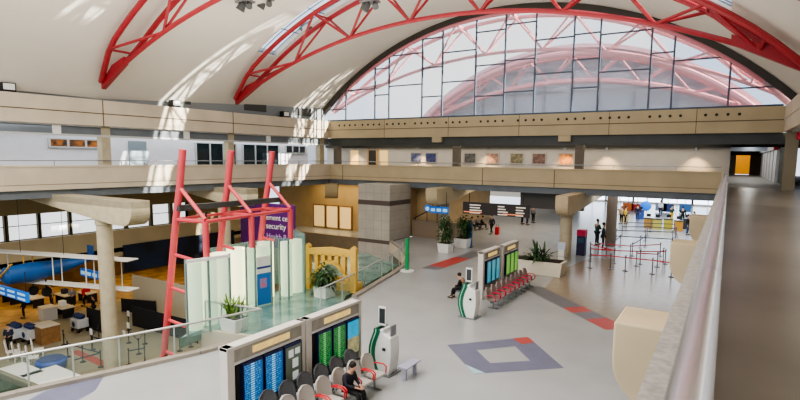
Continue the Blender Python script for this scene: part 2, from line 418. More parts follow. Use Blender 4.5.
# right end windows of the hall bring daylight to the check-in floor
for i, (xa, xb) in enumerate([(-21.5,-17.5),(-17.2,-13.2),(-12.9,-8.9),(-8.6,-4.6),(-4.3,-.3),(0,4)]):
    w = struct('window_hall_%d' % (i+1), MB().box(xa,xb,94.55,94.65,.3,3.9), mat('hall daylight window', (225,236,250), .5, emit=2.6))
    MB().box(xa-.15,xa,94.5,94.7,.2,4).box(xb,xb+.15,94.5,94.7,.2,4).box((xa+xb)/2-.05,(xa+xb)/2+.05,94.5,94.6,.3,3.9).build('window_frame', DKSTEEL, w)
struct('wall_hall_beam', MB().box(aty(520,207,41.5).x,-9.2,41.5,41.9,3.1,4.4), mat('grey hall beam', (92,90,86), .6))
mb = MB(); mb.v = [tuple(at(*q).xy)+(.002,) for q in ((545,288),(617,331),(660,330),(705,262),(590,258),(560,270))]; mb.f = [(0,1,2,3,4,5)]
struct('floor_tan_tiles', mb, mat('tan polished tiles', (160,144,120), .22, noise=.12, nscale=3))
# ================================================================== TRUSSES
LXN = [-32.2]+[aty(px, py, 29.0).x for px, py in ((295,64),(350,37),(410,19),(480,9),(562,10),(655,24),(760,52))]
BC, BZ, BR = -15.45, -23.75, 39.2
def lowz(x): return BZ+math.sqrt(BR*BR-(x-BC)**2)
def topz(x, r=AR-.5): return arcz(x, r)
def truss(y, m, name, label, group=None, gus=True, sx=0, rr=.13):
    t = root(name, label, 'roof truss', (-15.45+sx, y, 11.0), group)
    xs = [-33.0+k*(36.2/40) for k in range(41)]
    MB().tube([(x+sx,y,lowz(x)) for x in xs], rr, 8).build('bottom_chord', m, t, smooth=True)
    for s in (-.8, .8):
        MB().tube([(x+sx,y+s*min(1,(min(x+33.3,3.5-x))/3+.15),topz(x)) for x in xs], rr+.03, 8).build('top_chord', m, t, smooth=True)
    L = LXN[1:]
    T = [-31.3]+[L[i]*.75+L[i+1]*.25 for i in range(len(L)-1)]
    T = [(L[i-1]+L[i])/2 if i else -31.0 for i in range(len(L))]+[1.0]
    for i, x in enumerate(L):
        for k in (i, i+1):
            tx = T[k]
            for s in (-.8, .8):
                MB().tube([(x+sx,y,lowz(x)),(tx+sx,y+s,topz(tx))], .085, 6).build('diagonal_brace', m, t, smooth=True)
    for tx in T: MB().tube([(tx+sx,y-.8,topz(tx)),(tx+sx,y+.8,topz(tx))], .07, 6).build('cross_strut', m, t)
    if gus:
        for a, b in ((-33.1,-30.6),(3.2,-.3)):
            q = [(a,lowz(a)-.25),(b,lowz(b)-.1),(b,topz(b)*.35+lowz(b)*.65),(a+(b-a)*.5,topz(a+(b-a)*.5)-.05),(a,topz(a)+.1)]
            MB().prism(q, lambda x, z: (x+sx,y-.14,z), lambda x, z: (x+sx,y+.14,z)).build('gusset_plate', m, t)
    return t
truss(9.4, RED, 'roof_truss', 'red steel roof truss overhead, nearest to the walkway, crossing out of the top of view', 'red roof trusses under the vault')
truss(18.6, RED, 'roof_truss', 'red steel roof truss landing on the cream left wall above the low dark vents', 'red roof trusses under the vault')
truss(29.0, RED, 'roof_truss', 'long red steel roof truss spanning in front of the arched gable window', 'red roof trusses under the vault')
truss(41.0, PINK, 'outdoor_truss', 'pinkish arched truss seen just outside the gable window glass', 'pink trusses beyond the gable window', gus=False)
# neighbouring vaulted hall beyond the window
nb = root('neighbouring_hall', 'vaulted hall roof with grey glass end seen beyond the gable window', 'building', (-15.45,60,0))
mb = MB(); Q = arcpts(26.0, 40, -34, 3, -15.8, -6.9); Q2 = arcpts(26.4, 40, -34, 3, -15.8, -6.9)
for k in range(40):
    (xa,za),(xb,zb),(xc,zc_),(xd,zd) = Q[k],Q[k+1],Q2[k],Q2[k+1]
    mb.hexa([(xa,60,za),(xb,60,zb),(xb,84,zb),(xa,84,za),(xc,60,zc_),(xd,60,zd),(xd,84,zd),(xc,84,zc_)])
mb.build('vault_roof', mat('pale pink roof edge', (226,190,196), .6), nb)
mb = MB()
for k in range(40):
    (xa,za),(xb,zb) = Q[k],Q[k+1]
    mb.quad((xa,61,8),(xb,61,8),(xb,61,zb),(xa,61,za))
mb.build('glass_end', mat('blue grey hazy glass', (176,190,208), .3, noise=.25, nscale=.25), nb)
mb = MB()
for x in (-30,-26,-22,-18.5,-15.5,-12.5,-9,-5,-1): mb.box(x-.08,x+.08,60.8,60.95,8,arcz(x,26,-15.8,-6.9))
for z in (12,14.6,17): 
    h = math.sqrt(26*26-(z+6.9)**2); mb.box(-15.8-h,-15.8+h,60.8,60.95,z-.05,z+.05)
mb.build('mullions', mat('faded mullion', (130,146,168), .5), nb)
MB().box(-60,-.8,62,84,5,9.2).build('podium', mat('pale roof podium', (206,212,220), .8), nb)
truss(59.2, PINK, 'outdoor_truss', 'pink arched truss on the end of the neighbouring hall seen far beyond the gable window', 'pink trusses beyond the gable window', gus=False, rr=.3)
# ================================================================== COLUMNS WITH BRACKETS
def nose_prof(l, h0=1.35, h1=.45, r=.75):
    """side profile (u along the beam from the tip, z down from the top): flat top, rounded nose, tapered underside"""
    p = [(0,0),(0,-(h0-r))]
    for k in range(1, 8):
        w = PI/2*k/7; p.append((r-r*math.cos(w), -(h0-r)-r*math.sin(w)))
    return p+[(r+1.0,-h0),(l,-h1),(l,0)]
def bracket(label, tip, d, ztop, l=7, w=1.0, col=None, colr=.42, zc=0, m=None, grp='brackets carrying the upper gallery'):
    m = m or NOSE
    t = root('column_bracket', label, 'bracket', (tip[0],tip[1],ztop), grp)
    d = Vector(d); n = Vector((-d.y, d.x))
    f = lambda s: (lambda u, z: (tip[0]+d.x*u+n.x*s*w/2, tip[1]+d.y*u+n.y*s*w/2, ztop+z))
    MB().prism(nose_prof(l), f(-1), f(1)).build('corbel_beam', m, t, bevel=.03)
    if col:
        c = Vector(tip)+d*col
        MB().lathe((c.x,c.y,zc), [(colr,0),(colr,ztop-1.3-zc-.25),(colr*1.15,ztop-1.3-zc-.2),(colr*1.15,ztop-1.3-zc+.1)], 24).build('column_shaft', COLM, t, smooth=True)
    return t
bracket('rounded tan bracket and tall beige column rising from the lower level at the left', (-26.2,16.35), (-1,0), 4.6, 11, 1.1, 3.55, .41, -5.4, COLM)
bracket('rounded bracket and olive column at the far left edge above the lower lobby', (-29.0,8.3), (-1,0), 4.6, 9, 1.1, 3.6, .45, -5.4, COLM)
bracket('shadowed column and bracket behind the hanging blue aeroplane and tall red frame', (-30.0,27.6), (-1,0), 4.6, 8, 1.1, 3.2, .46, -5.4, COLM)
bracket('rounded tan bracket on a column beside the dark red kiosk near check-in', (-9.3,35.5), (0,1), 4.6, 14, .85, 1.5, .4, 0)
bracket('tan bracket above the blue hanging signs and potted trees', (-20.2,37.4), (0,1), 4.6, 8, 1.05, 2.4, .4, 0, PANEL2)
bracket('large tan rounded bracket close below the handrail in front of the floor diamond', (-1.35,9.1), (1,0), 4.5, 6, 1.1)
bracket('middle tan rounded bracket below the handrail beside the queue posts', (-1.35,18.5), (1,0), 4.5, 6, 1.1)
bracket('farthest small tan bracket below the handrail near the check-in hall', (-1.35,28.0), (1,0), 4.5, 6, 1.1)
bracket('curved bracket in the inner corner under the gallery above the stone pillar', (-31.0,38.0), (-.6,.8), 4.5, 4, 1.2, m=MATS['tan soffit'])
# dark round columns deeper in the hall
mb = MB(); 
for i, (px, py) in enumerate(((610,246),(431,240),(437,236))):
    p = at(px, py)
    if i < 1:
        c = MB().lathe((p.x,p.y,0), [(.42,0),(.42,4.4)], 20).build('hall_column', mat('brown column', (116,100,84), .6), smooth=True)
        tag(c, 'dark brown round column standing behind the pair of people at check-in', 'column')
# stone pillar
t = root('stone_pillar', 'broad grey stone pillar with two dark bands beside the green pole', 'pillar', (-23.5,38.2,0))
x0, x1, y0, y1 = -27.0, -23.8, 36.8, 40.2
STONE = mat('grey stone block', (184,179,168), .7, noise=.12, nscale=1.2)
MB().box(x0,x1,y0,y1,-5.4,4.75).box(x1,x1+.01,y0,y1,-5.4,4.75).build('stone_shaft', STONE, t)
for z0, z1 in ((3.0,3.4),(-.25,.05)): MB().box(x0-.02,x1+.03,y0-.03,y1,z0,z1).build('dark_band', mat('dark stone band', (92,82,76), .6), t)
mb = MB()
for z in (-1.2,.9,1.7,2.5,4.0): mb.box(x0-.01,x1+.015,y0-.012,y1,z,z+.03)
for x in (-26.2,-25.4,-24.6): mb.box(x,x+.03,y0-.012,y0+.1,-5,4.7)
mb.build('mortar_joint', mat('joint', (160,152,140), .8), t)
# beige wall with stair line beyond pillar
struct('wall_hall_left', MB().box(-24.6,-24.3,41,60,0,4.4), mat('beige hall wall', (196,170,128), .8, noise=.1))
struct('wall_hall_stub', MB().box(-24.5,-21.6,42.2,42.5,0,4.4), MATS['beige hall wall'])
struct('wall_stair_side', MB().box(-23.8,-19.2,40.6,40.8,0,1.5), mat('taupe low wall', (140,124,104), .8))
st = root('stair_rail', 'dark sloping stair handrail in front of the beige wall beside the stone pillar', 'handrail', (-22.5,40.3,1.4))
MB().tube([(-23.6,40.4,1.6),(-21.2,40.4,2.9),(-20.4,40.4,2.9)], .05, 6).build('rail', DARK, st)
for x in (-23.4,-22.2,-21.2): MB().tube([(x,40.4,1.45),(x,40.4,1.7+max(0,(x+23.6))*.5)], .03, 6).build('baluster', DARK, st)
# corner room behind the bridge: warm lit openings
struct('wall_corner_back', MB().box(-44,-27,44.5,44.8,-1,4.4), mat('warm tan wall', (190,160,108), .8, noise=.15, nscale=.6))
for i, (xa, xb) in enumerate([(-38.6,-37.1),(-36.8,-35.3),(-35.0,-33.5)]):
    w = struct('window_lobby_%d' % (i+1), MB().box(xa,xb,44.35,44.45,-.55,1.75), mat('warm lit blind', (240,206,140), .6, emit=.3))
    MB().box(xa-.1,xa,44.3,44.5,-.65,1.85).box(xb,xb+.1,44.3,44.5,-.65,1.85).box(xa,xb,44.3,44.5,1.75,1.85).build('window_frame', WOOD, w)
# ================================================================== LEFT GALLERY DETAILS
def on_left(y, d):  # point at offset d behind the left balcony line
    A_ = Vector(LA); B_ = Vector(LB); t_ = (B_-A_).normalized(); n_ = Vector((-t_.y, t_.x)); x = LX(y); return Vector((x,y))+n_*d
def lseg(mb, y0, y1, d0, d1, z0, z1): return mb.seg((LX(y0),y0),(LX(y1),y1),d0,d1,z0,z1)
WARM = mat('warm lit interior', (206,140,70), .6, emit=.3, noise=.7, nscale=1.6, rgb2=(40,30,26))
def gal_window(i, y0, y1, z0, z1, m, n=1):
    w = struct('window_%d' % i, lseg(MB(), y0, y1, 2.93, 2.97, z0, z1), m)
    f = MB()
    for k in range(n+1):
        y = y0+(y1-y0)*k/n; lseg(f, y-.06, y+.06, 2.86, 3.0, z0-.06, z1+.06)
    lseg(f, y0, y1, 2.86, 3.0, z1, z1+.08); lseg(f, y0, y1, 2.86, 3.0, z0-.08, z0)
    f.build('window_frame', mat('pale window frame', (190,196,196), .5), w)
gal_window(21, 16.9, 20.2, 7.5, 7.95, mat('dim lit window', (60,58,54), .3, nscale=2.6, rgb2=(190,120,60)), 3)
gal_window(22, 27.4, 31.3, 5.5, 8.0, GLASSD, 3)
gal_window(23, 32.0, 36.1, 5.5, 8.0, GLASSD, 3)
gal_window(24, 37.0, 39.6, 7.4, 8.0, mat('dark window', (52,58,60), .3), 3)
d = struct('door_1', lseg(MB(), 22.0, 23.3, 2.9, 2.98, ZW, 8.0), mat('blue grey door', (128,142,150), .5))
lseg(MB(), 23.05, 23.15, 2.8, 2.9, 6.3, 6.45).build('door_handle', GREYM, d)
for i, (y0, y1) in enumerate([(13.6,15.0),(16.0,18.4),(24.0,25.6),(30.5,32.8),(36.2,38.2)]):
    w = struct('window_vent_%d' % (i+1), lseg(MB(), y0, y1, .7, .76, 10.75, 11.4), mat('dark vent', (70,72,70), .6))
# fluorescent battens on the steel beam and white boxes
for i, y in enumerate((16.3,24.9,32.6)):
    o = lseg(MB(), y-.22, y+.22, .25, .4, 8.2, 8.85).build('beam_box', WHITE)
    tag(o, 'small white box fixed to the grey steel beam %s' % ('above the warm lit gallery window','above the grey gallery door','above the dark gallery windows')[i], 'fixture')
# thin hand rail behind parapets
h = root('parapet_rail', 'thin grey handrail along the top of the left gallery parapet', 'handrail', (LX(13),13,6.4))
MB().tube([tuple(on_left(y,.15))+(6.62,) for y in (-10,10,25,39.8)], .03, 6).build('rail', GREYM, h)
for y in range(-8, 40, 4): MB().tube([tuple(on_left(y,.15))+(6.3,), tuple(on_left(y,.15))+(6.62,)], .022, 6).build('rail_post', GREYM, h)
h = root('parapet_rail', 'thin grey handrail along the top of the far gallery parapet', 'handrail', (-16,YF+.15,6.4))
MB().tube([(-32.7,YF+.15,6.62),(-.4,YF+.15,6.62)], .03, 6).build('rail', GREYM, h)
for x in range(-31, 0, 4): MB().tube([(x,YF+.15,6.3),(x,YF+.15,6.62)], .022, 6).build('rail_post', GREYM, h)
# flood / spot lights on the vault
def spot_fix(p, label, rz=0):
    t = root('spotlight_fixture', label, 'spotlight', p, 'spotlights fixed up on the vault'); t.rotation_euler = (0,0,0)
    x, y, z = p
    MB().box(x-.5,x+.5,y-.35,y+.35,z,z+.12).build('mounting_plate', GREYM, t)
    MB().tube([(x-.15,y,z),(x-.35,y-.1,z-.4)], .2, 10, r2=.28).build('lamp_head', mat('grey lamp housing', (86,88,88), .5), t, smooth=True)
    MB().tube([(x+.3,y+.1,z),(x+.45,y-.1,z-.3)], .14, 10, r2=.2).build('lamp_head', MATS['grey lamp housing'], t, smooth=True)
for px, py, y, lb in ((370,3,26,'twin grey spotlight fixed under the vault above the long truss'),(245,3,23,'dark spotlight on the vault above the sunlit patches'),(306,25,30.2,'round dark spotlight hanging beside the skylight glass'),(265,1,25,'pale spotlight at the top edge of the vault')):
    p = aty(px, py, y); spot_fix(tuple(p), lb)
for i, (y, lb) in enumerate(((13.9,'dark floodlight with a bright face on the ledge of the left upper beam'),(24.0,'black floodlight on the left beam ledge in the sunlit patch'),(34.4,'small floodlight on the left beam ledge near the corner'))):
    q = on_left(y,.2); t = root('floodlight', lb, 'floodlight', (q.x,q.y,10.4))
    MB().box(q.x-.25,q.x+.2,q.y-.35,q.y+.35,10.42,10.9).build('lamp_housing', DARK, t)
    MB().box(q.x+.2,q.x+.24,q.y-.28,q.y+.28,10.52,10.85).build('lamp_lens', WHITE, t)
# pictures on the far gallery wall
pics = [(-25.15,'blue and orange'),(-23.55,'dark blue'),(-19.6,'olive and blue'),(-17.5,'pale sketch'),(-15.3,'grey green'),(-13.4,'brown'),(-11.2,'orange'),(-33.0+.4,'')]
pc = [(100,110,150),(70,80,130),(110,110,110),(190,150,130),(150,140,110),(140,110,100),(220,150,90)]
for i, c in enumerate(pc):
    x = pics[i][0]; t = root('framed_picture', 'small %s picture on the far gallery wall%s' % (('violet blue','dark navy','grey','pinkish','olive','brown','orange')[i], (' beside the navy one',' left of the taupe column',' just right of the taupe column',' second right of the taupe column',' beside the brown one',' beside the orange one',' in the brightest lamp pool')[i]), 'picture', (x,YF+3.45,7), 'pictures along the far gallery wall')
    MB().box(x-.62,x+.62,YF+3.42,YF+3.5,6.55,7.55).build('picture_frame', mat('pale frame', (180,172,160), .5), t)
    MB().box(x-.52,x+.52,YF+3.40,YF+3.43,6.65,7.45).build('picture_print', mat('print %d' % i, c, .6, noise=.6, nscale=4), t)
# wall lamps: warm pools
for i, x in enumerate((-33.0+1.0,-24.6,-17.9,-11.2,-8.0,-2.0)):
    t = root('wall_lamp', 'small downlight with a warm pool on the far gallery wall%s' % (' near the corner doors',' above the violet picture',' above the pinkish picture',' above the orange picture',' right of the second column',' by the walkway')[i], 'lamp', (x,YF+3.1,8.0), 'downlights along the far gallery wall')
    MB().tube([(x,YF+3.0,7.95),(x,YF+3.0,7.8)], .12, 10).build('lamp_shade', GREYM, t)
    L = bpy.data.lights.new('wall_lamp_light', 'SPOT'); L.energy = 260; L.color = (1,.68,.34); L.spot_size = 1.5; L.spot_blend = .8; L.shadow_soft_size = .1
    o = bpy.data.objects.new('wall_lamp_light', L); COL.objects.link(o); o.location = (x,YF+2.6,7.9); o.rotation_euler = (math.radians(14),0,0)
# corner doors on far gallery
d = struct('door_2', MB().box(-30.6,-29.7,YF+3.4,YF+3.5,ZW,7.7), mat('dark door leaf', (60,58,56), .5))
MB().box(-30.75,-30.6,YF+3.38,YF+3.5,ZW,7.85).box(-29.7,-29.55,YF+3.38,YF+3.5,ZW,7.85).build('door_frame', mat('amber door frame', (214,170,100), .5), d)
for i, x in enumerate((-32.4,-28.8)):
    w = struct('window_%d' % (31+i), MB().box(x-.45,x+.45,YF+3.4,YF+3.5,5.6,7.7), mat('amber sidelight', (236,200,130), .5, emit=.4))
# ================================================================== RIGHT WALKWAY CORRIDOR
struct('wall_corridor_end', MB().box(-.5,6,83,83.3,ZW,8.8), mat('orange corridor wall', (240,160,40), .6, emit=.3))  # plain wall given emission so the corridor end looks lit
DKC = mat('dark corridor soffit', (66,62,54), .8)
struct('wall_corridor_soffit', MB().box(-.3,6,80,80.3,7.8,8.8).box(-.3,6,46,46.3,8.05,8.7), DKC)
struct('wall_corridor_return', MB().box(-.3,.75,80,80.3,ZW,7.8), GREYW)
struct('wall_corridor_return_right', MB().box(2.25,6,80,80.3,ZW,7.8), MATS['brown stone band'])
struct('wall_corridor_left', MB().box(-.3,.05,YF+3.7,83,ZW,8.8), GREYW)
for i in range(6):
    y = 52+i*4.2
    struct('wall_partition', MB().box(3.2,3.5,y,y+3.0,ZW,8.0), WHITEW)
struct('wall_partition_dark', MB().box(3.4,3.6,YF+6,83,ZW,8.2), DKSTEEL)
struct('trim_sign_band', MB().box(3.0,3.3,52,76,8.0,8.4), WHITEW)
r_ = MB().box(2.9,3.2,50.6,51.2,7.95,8.35).build('red_exit_box', mat('red sign', (200,30,60), .5)); tag(r_, 'small red sign box over the white partitions in the corridor', 'sign')
r_ = MB().box(3.1,3.45,36.6,37.1,8.25,8.65).build('red_wall_box', MATS['red sign']); tag(r_, 'small red box high on the wall where the walkway meets the corner', 'sign')
# shopfront panels on the right wall
for i, y in enumerate((37.0,34.4,31.8,29.2)):
    o = MB().box(4.18,4.3,y-2.3,y,ZW+.1,8.15).build('trim_shopfront_panel', WHITEW); o['kind'] = 'structure'
# my own handrail: wide polished tube over a stone ledge
h = root('walkway_handrail', 'wide polished steel handrail running along the near walkway edge', 'handrail', (-.08,12,6.2))
MB().tube([(-.052,y,6.31) for y in (-6,0,1,2,4,8,16,39.6)], .062, 24).build('rail_tube', mat('polished steel', (222,224,230), .26, metal=1), h, smooth=True)
MB().box(-.2,.006,-6,39.8,6.12,6.245).build('rail_ledge', mat('speckled grey ledge', (172,168,162), .6, noise=.3, nscale=30), h)
for y in (1.2,3.6,6,8.4,10.8,13.2,15.6,18,21,24,27,30,33,36): MB().tube([(-.052,y,6.31),(-.052,y+.015,6.31)], .0635, 20).build('rail_joint', GREYM, h)
# ================================================================== FLOOR INLAYS
def inlay(name, pts, m, label, cat='floor inlay', z=.004, grp=None):
    mb = MB(); n = len(pts); mb.v = [(p[0],p[1],z) for p in pts]; mb.f = [tuple(range(n))]
    o = mb.build(name, m); return tag(o, label, cat, grp)
SL = mat('slate blue terrazzo', (112,114,136), .55, noise=.1); REDT = mat('red terrazzo', (186,66,60), .4, noise=.1); GT = mat('grey terrazzo', (112,110,114), .35, noise=.1)
d4 = [at(447,345), at(528,337), at(564,368), at(474,374)]
cen = sum(d4, Vector())/4
sm = [cen+(p-cen)*.46 for p in d4]
t = root('floor_diamond', 'slate blue diamond inlay with pale centre and red corner in the concourse floor', 'floor inlay', (cen.x,cen.y,0))
def flat(pts, z):
    m_ = MB(); m_.v = [(p[0],p[1],z) for p in pts]; m_.f = [tuple(range(len(pts)))]; return m_
mb = MB()
for i in range(4):
    j = (i+1) % 4; mb.quad((d4[i].x,d4[i].y,.004),(d4[j].x,d4[j].y,.004),(sm[j].x,sm[j].y,.004),(sm[i].x,sm[i].y,.004))
mb.build('diamond_border', SL, t)
c0, c1, c2 = d4[1], d4[0], d4[2]
flat([c0, c0+(c1-c0)*.2, c0+(c1-c0)*.16+(c2-c0)*.22, c0+(c2-c0)*.2], .007).build('red_corner', REDT, t)
c0, c1, c2 = d4[3], d4[2], d4[0]
flat([c0, c0+(c1-c0)*.12, c0+(c2-c0)*.3], .007).build('pale_corner', mat('pale cyan terrazzo', (170,206,214), .35), t)
def strip(name, a, b, w0, cols, label):
    a = Vector((a.x,a.y)); b = Vector((b.x,b.y)); d = b-a; n = Vector((-d.y,d.x)).normalized()*w0
    t = root(name, label, 'floor inlay', (a.x,a.y,0)); k = 0
    for u0, u1, m in cols:
        p0 = a+d*u0; p1 = a+d*u1
        flat([p0-n,p1-n,p1+n,p0+n], .004).build('inlay_segment', m, t)
strip('floor_strip', at(532,287), at(617,329), .55, [(0,.55,GT),(.55,.66,REDT),(.66,.8,GT),(.8,1,REDT)], 'grey and red strip inlay running to the right behind the diamond')
strip('floor_strip', at(429,269), at(480,252), .6, [(0,.12,GT),(.12,.62,REDT),(.62,1,GT)], 'red and grey strip inlay in front of the potted trees')
inlay('floor_wedge', [at(20,404),at(46,391),at(104,376),at(95,391),at(60,410)], SL, 'slate blue wedge inlay in the floor beside the curved glass balustrade')
# brown tile zone toward check-in
# ================================================================== TEAL PLATFORM, ENCLOSURE, RED FRAME
pf = [(CC.x+.3,CC.y+.0)]+[(-13.9,15.6),(-14.6,18.4)]+[(p[0]-.36,p[1]) for p in RIM[10:14]]
E0, E1 = at(188,337), at(231,326)
o = MB(); poly = pf+[(-22.5,31.5),(-23.5,24),(-19.6,23.5),(-19.6,15.4),(E0.x-.35,E0.y+.2),(E0.x-.1,E0.y-.3),(C2.x,C2.y)]
o.prism(poly, lambda x, y: (x,y,-.4), lambda x, y: (x,y,.003))
struct('floor_platform', o, mat('teal tinted floor', (74,116,108), .14, nscale=1.1, rgb2=(126,158,148)))
def gpanel(t, A, B, z0, z1, m=GLASST, name='glass_panel'):
    MB().seg(A, B, -.03, .03, z0, z1).build(name, m, t)
en = root('glass_enclosure', 'frosted glass enclosure with curtained columns around the red frame', 'enclosure', (-18.5,15,0))
for A_, B_ in ((E0,(E0+E1)/2),((E0+E1)/2,E1)): gpanel(en, A_, B_, 0, 2.95)
GP = [at(*q) for q in ((247,309),(256,307),(272,303),(280,300),(289,299),(305,293))]
for a_, b_ in ((0,1),(1,2),(3,4),(4,5)): gpanel(en, GP[a_], GP[b_], 0, 3.05)
gpanel(en, GP[5], (-19.8,21.0), 0, 3.1)
gpanel(en, (-20.9,16.5), (-20.9,21), -.0, 2.6)
for p in (tuple(E0),tuple((E0+E1)/2),tuple(E1),*[tuple(q) for q in GP]):
    MB().box(p[0]-.035,p[0]+.035,p[1]-.035,p[1]+.035,0,3.05).build('glass_post', mat('grey post', (120,140,136), .4), en)
MB().seg(E0,E1,-.06,.06,2.9,3.02).build('top_rail', WHITE, en)
GLOW = mat('pale lemon curtain', (242,242,200), .7, emit=.9)  # lit fabric, its light given as emission
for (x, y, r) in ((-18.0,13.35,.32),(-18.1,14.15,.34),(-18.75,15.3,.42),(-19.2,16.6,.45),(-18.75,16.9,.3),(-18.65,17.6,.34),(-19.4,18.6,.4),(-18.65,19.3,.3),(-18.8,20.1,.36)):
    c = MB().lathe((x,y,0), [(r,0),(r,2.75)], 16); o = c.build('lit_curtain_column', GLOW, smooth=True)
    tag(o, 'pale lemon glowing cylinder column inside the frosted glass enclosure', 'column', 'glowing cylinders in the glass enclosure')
bp = root('information_poster', 'blue poster panel with white top standing against the middle glass panel', 'poster', (-17.7,17.5,0))
A_, B_ = GP[1].xy*.93+GP[2].xy*.07, GP[1].xy*.1+GP[2].xy*.9
MB().seg(A_, B_, -.05, -.01, .05, 1.55).build('blue_panel', mat('poster blue', (48,120,196), .4), bp)
MB().seg(A_, B_, -.05, -.01, 1.55, 2.35).build('white_panel', WHITE, bp)
MB().seg(A_, B_, -.055, -.02, 1.78, 1.88).build('blue_stripe', mat('navy stripe', (40,60,140), .4), bp)
MB().seg(A_*.8+B_*.2, A_*.3+B_*.7, -.06, -.05, .85, 1.3).build('emblem', mat('pale blue print', (120,150,220), .4, noise=.6, nscale=9, rgb2=(220,120,130)), bp)
# red frames
def P3(px, py, y): return aty(px, py, y)
t = root('red_tube_frame', 'tall red steel tube frame of three leaning masts rising from the lower level', 'steel frame', (-19,16.2,0))
FY = (13.5,16.2,19.0)
m0 = [(-18.62,7.2),(-18.92,5.7),(-19.28,4.36)]
bases = -21.0
for i, y in enumerate(FY):
    sx = (-.0,-.32,-.62)[i]
    top = (-18.60+sx,y,7.24); k = (-18.88+sx,y,5.72); s = (-19.2+sx,y,4.38); bot = (-21.1+sx,y,-5.35)
    MB().tube([top, k, s, bot], .15, 10).build('leaning_mast', REDL, t, smooth=True)
    po = (-17.35+sx*1.15,y,4.42)
    MB().tube([po, (po[0],y,2.98)], .13, 10).build('front_post', REDL, t, smooth=True)
    MB().tube([s, po], .085, 8).build('strut', REDL, t, smooth=True)
    MB().tube([k, (po[0],y,4.5)], .085, 8).build('diagonal_brace', REDL, t, smooth=True)
    for z in (2.9,1.45,0.0,-1.45,-3.2):
        xm = s[0]+(bot[0]-s[0])*(s[2]-z)/(s[2]-bot[2]); MB().tube([(xm,y,z),(xm+(1.25 if i == 0 else .9),y,z-.1)], .07, 8).build('strut', REDL, t, smooth=True)
    if i: 
        MB().tube([(pp[0],pp[1],4.42),(po[0],po[1],4.42)], .085, 8).build('longitudinal_beam', REDL, t, smooth=True)
        MB().tube([ps, s], .07, 8).build('longitudinal_beam', REDL, t, smooth=True)
    pp, ps = po, s
MB().box(-19.1,-18.8,13.4,19.4,4.75,4.98).build('dark_track', DKSTEEL, t)
o = MB().tube([(-18.2,14.2,4.7),(-18.2,14.2,3.0)], .04, 6).build('cable', DARK, t)
# purple sign
def sign_text(txt, size, loc, rot, m, parent, name='lettering'):
    cu = bpy.data.curves.new(name, 'FONT'); cu.body = txt; cu.size = size; cu.extrude = .01
    o = bpy.data.objects.new(name, cu); COL.objects.link(o); cu.materials.append(m)
    off = Vector((0,0,0)); q = parent
    while q is not None: off += q.location; q = q.parent
    bpy.context.view_layer.update()
    me = bpy.data.meshes.new_from_object(o.evaluated_get(bpy.context.evaluated_depsgraph_get())); bpy.data.objects.remove(o)
    n = bpy.data.objects.new(name, me); COL.objects.link(n); n.parent = parent; n.location = (0,0,0)
    T = Matrix.Translation(Vector(loc)-off) @ __import__('mathutils').Euler(rot).to_matrix().to_4x4(); me.transform(T); return n
PUR = mat('purple banner', (92,24,112), .5, noise=.15)
q0 = Vector((-33.6,30.0)); 
t = root('purple_sign', 'large purple advertising sign with white lettering behind the red frame', 'sign', (-31,30,1.8))
MB().box(-34.1,-28.1,30.0,30.12,-.2,3.3).build('sign_board', PUR, t)
for txt, sz, x, z in (('management center',.52,-33.5,2.05),("your family's security",.6,-33.9,1.45),('UPMC Health Plan',.6,-32.6,.35)):
    pass
sign_text('ement ce', .62, (-31.1,29.96,2.0), (PI/2,0,0), WHITE, t)
sign_text("'s security", .68, (-31.7,29.96,1.3), (PI/2,0,0), WHITE, t)
sign_text('C Health P', .62, (-31.7,29.96,.5), (PI/2,0,0), mat('lilac letters', (200,170,214), .5), t)
# yellow arch bridge
YEL = mat('yellow painted bridge', (226,184,84), .55, noise=.12)
t = root('model_bridge', 'yellow model arch bridge between the glass enclosure and stone pillar', 'model bridge', (-17,21.3,0))
dv = Vector((3.1,.75,0)); dv.normalize()
def bf(s): return lambda u, z: (-18.85+dv.x*u-dv.y*s, 20.95+dv.y*u+dv.x*s, z)
Wd = 2.95
def bp_(poly, name='arch', s0=-.15, s1=.15, m=YEL): MB().prism(poly, bf(s0), bf(s1)).build(name, m, t)
bp_([(0,0),(.3,0),(.3,2.35),(.15,2.45),(0,2.3)], 'tower'); bp_([(Wd-.3,0),(Wd,0),(Wd,2.3),(Wd-.15,2.45),(Wd-.3,2.35)], 'tower')
arc = [(.3+(Wd-.6)*k/16, .3+1.15*math.sin(PI*k/16)) for k in range(17)]; arc2 = [(x, z+.22) for x, z in arc][::-1]
bp_(arc+arc2, 'arch')
bp_([(.3,1.9),(Wd-.3,1.9),(Wd-.3,2.2),(Wd/2,2.32),(.3,2.2)], 'top_beam')
for k in range(1, 6):
    x = .3+(Wd-.6)*k/6; zz = .45+1.15*math.sin(PI*k/6); bp_([(x-.1,zz),(x+.1,zz),(x+.1,1.97),(x-.1,1.97)], 'hanger')
bp_([(.0,0),(Wd,0),(Wd,.42),(0,.42)], 'deck', .15, .8)
bp_([(.3,.42),(Wd-.3,.42),(Wd-.3,.6),(.3,.6)], 'rear_rail', .7, .8)
# balustrade along the rim
bl = root('curved_balustrade', 'curved glass balustrade with steel top rail along the concourse edge', 'balustrade', (-16,12,0))
def off_rim(d):
    out = []
    for i, p in enumerate(RIM):
        a = Vector(RIM[max(0,i-1)]); b = Vector(RIM[min(len(RIM)-1,i+1)]); tt = (b-a).normalized(); n = Vector((tt.y,-tt.x)); out.append(Vector(p)-n*d)
    return out
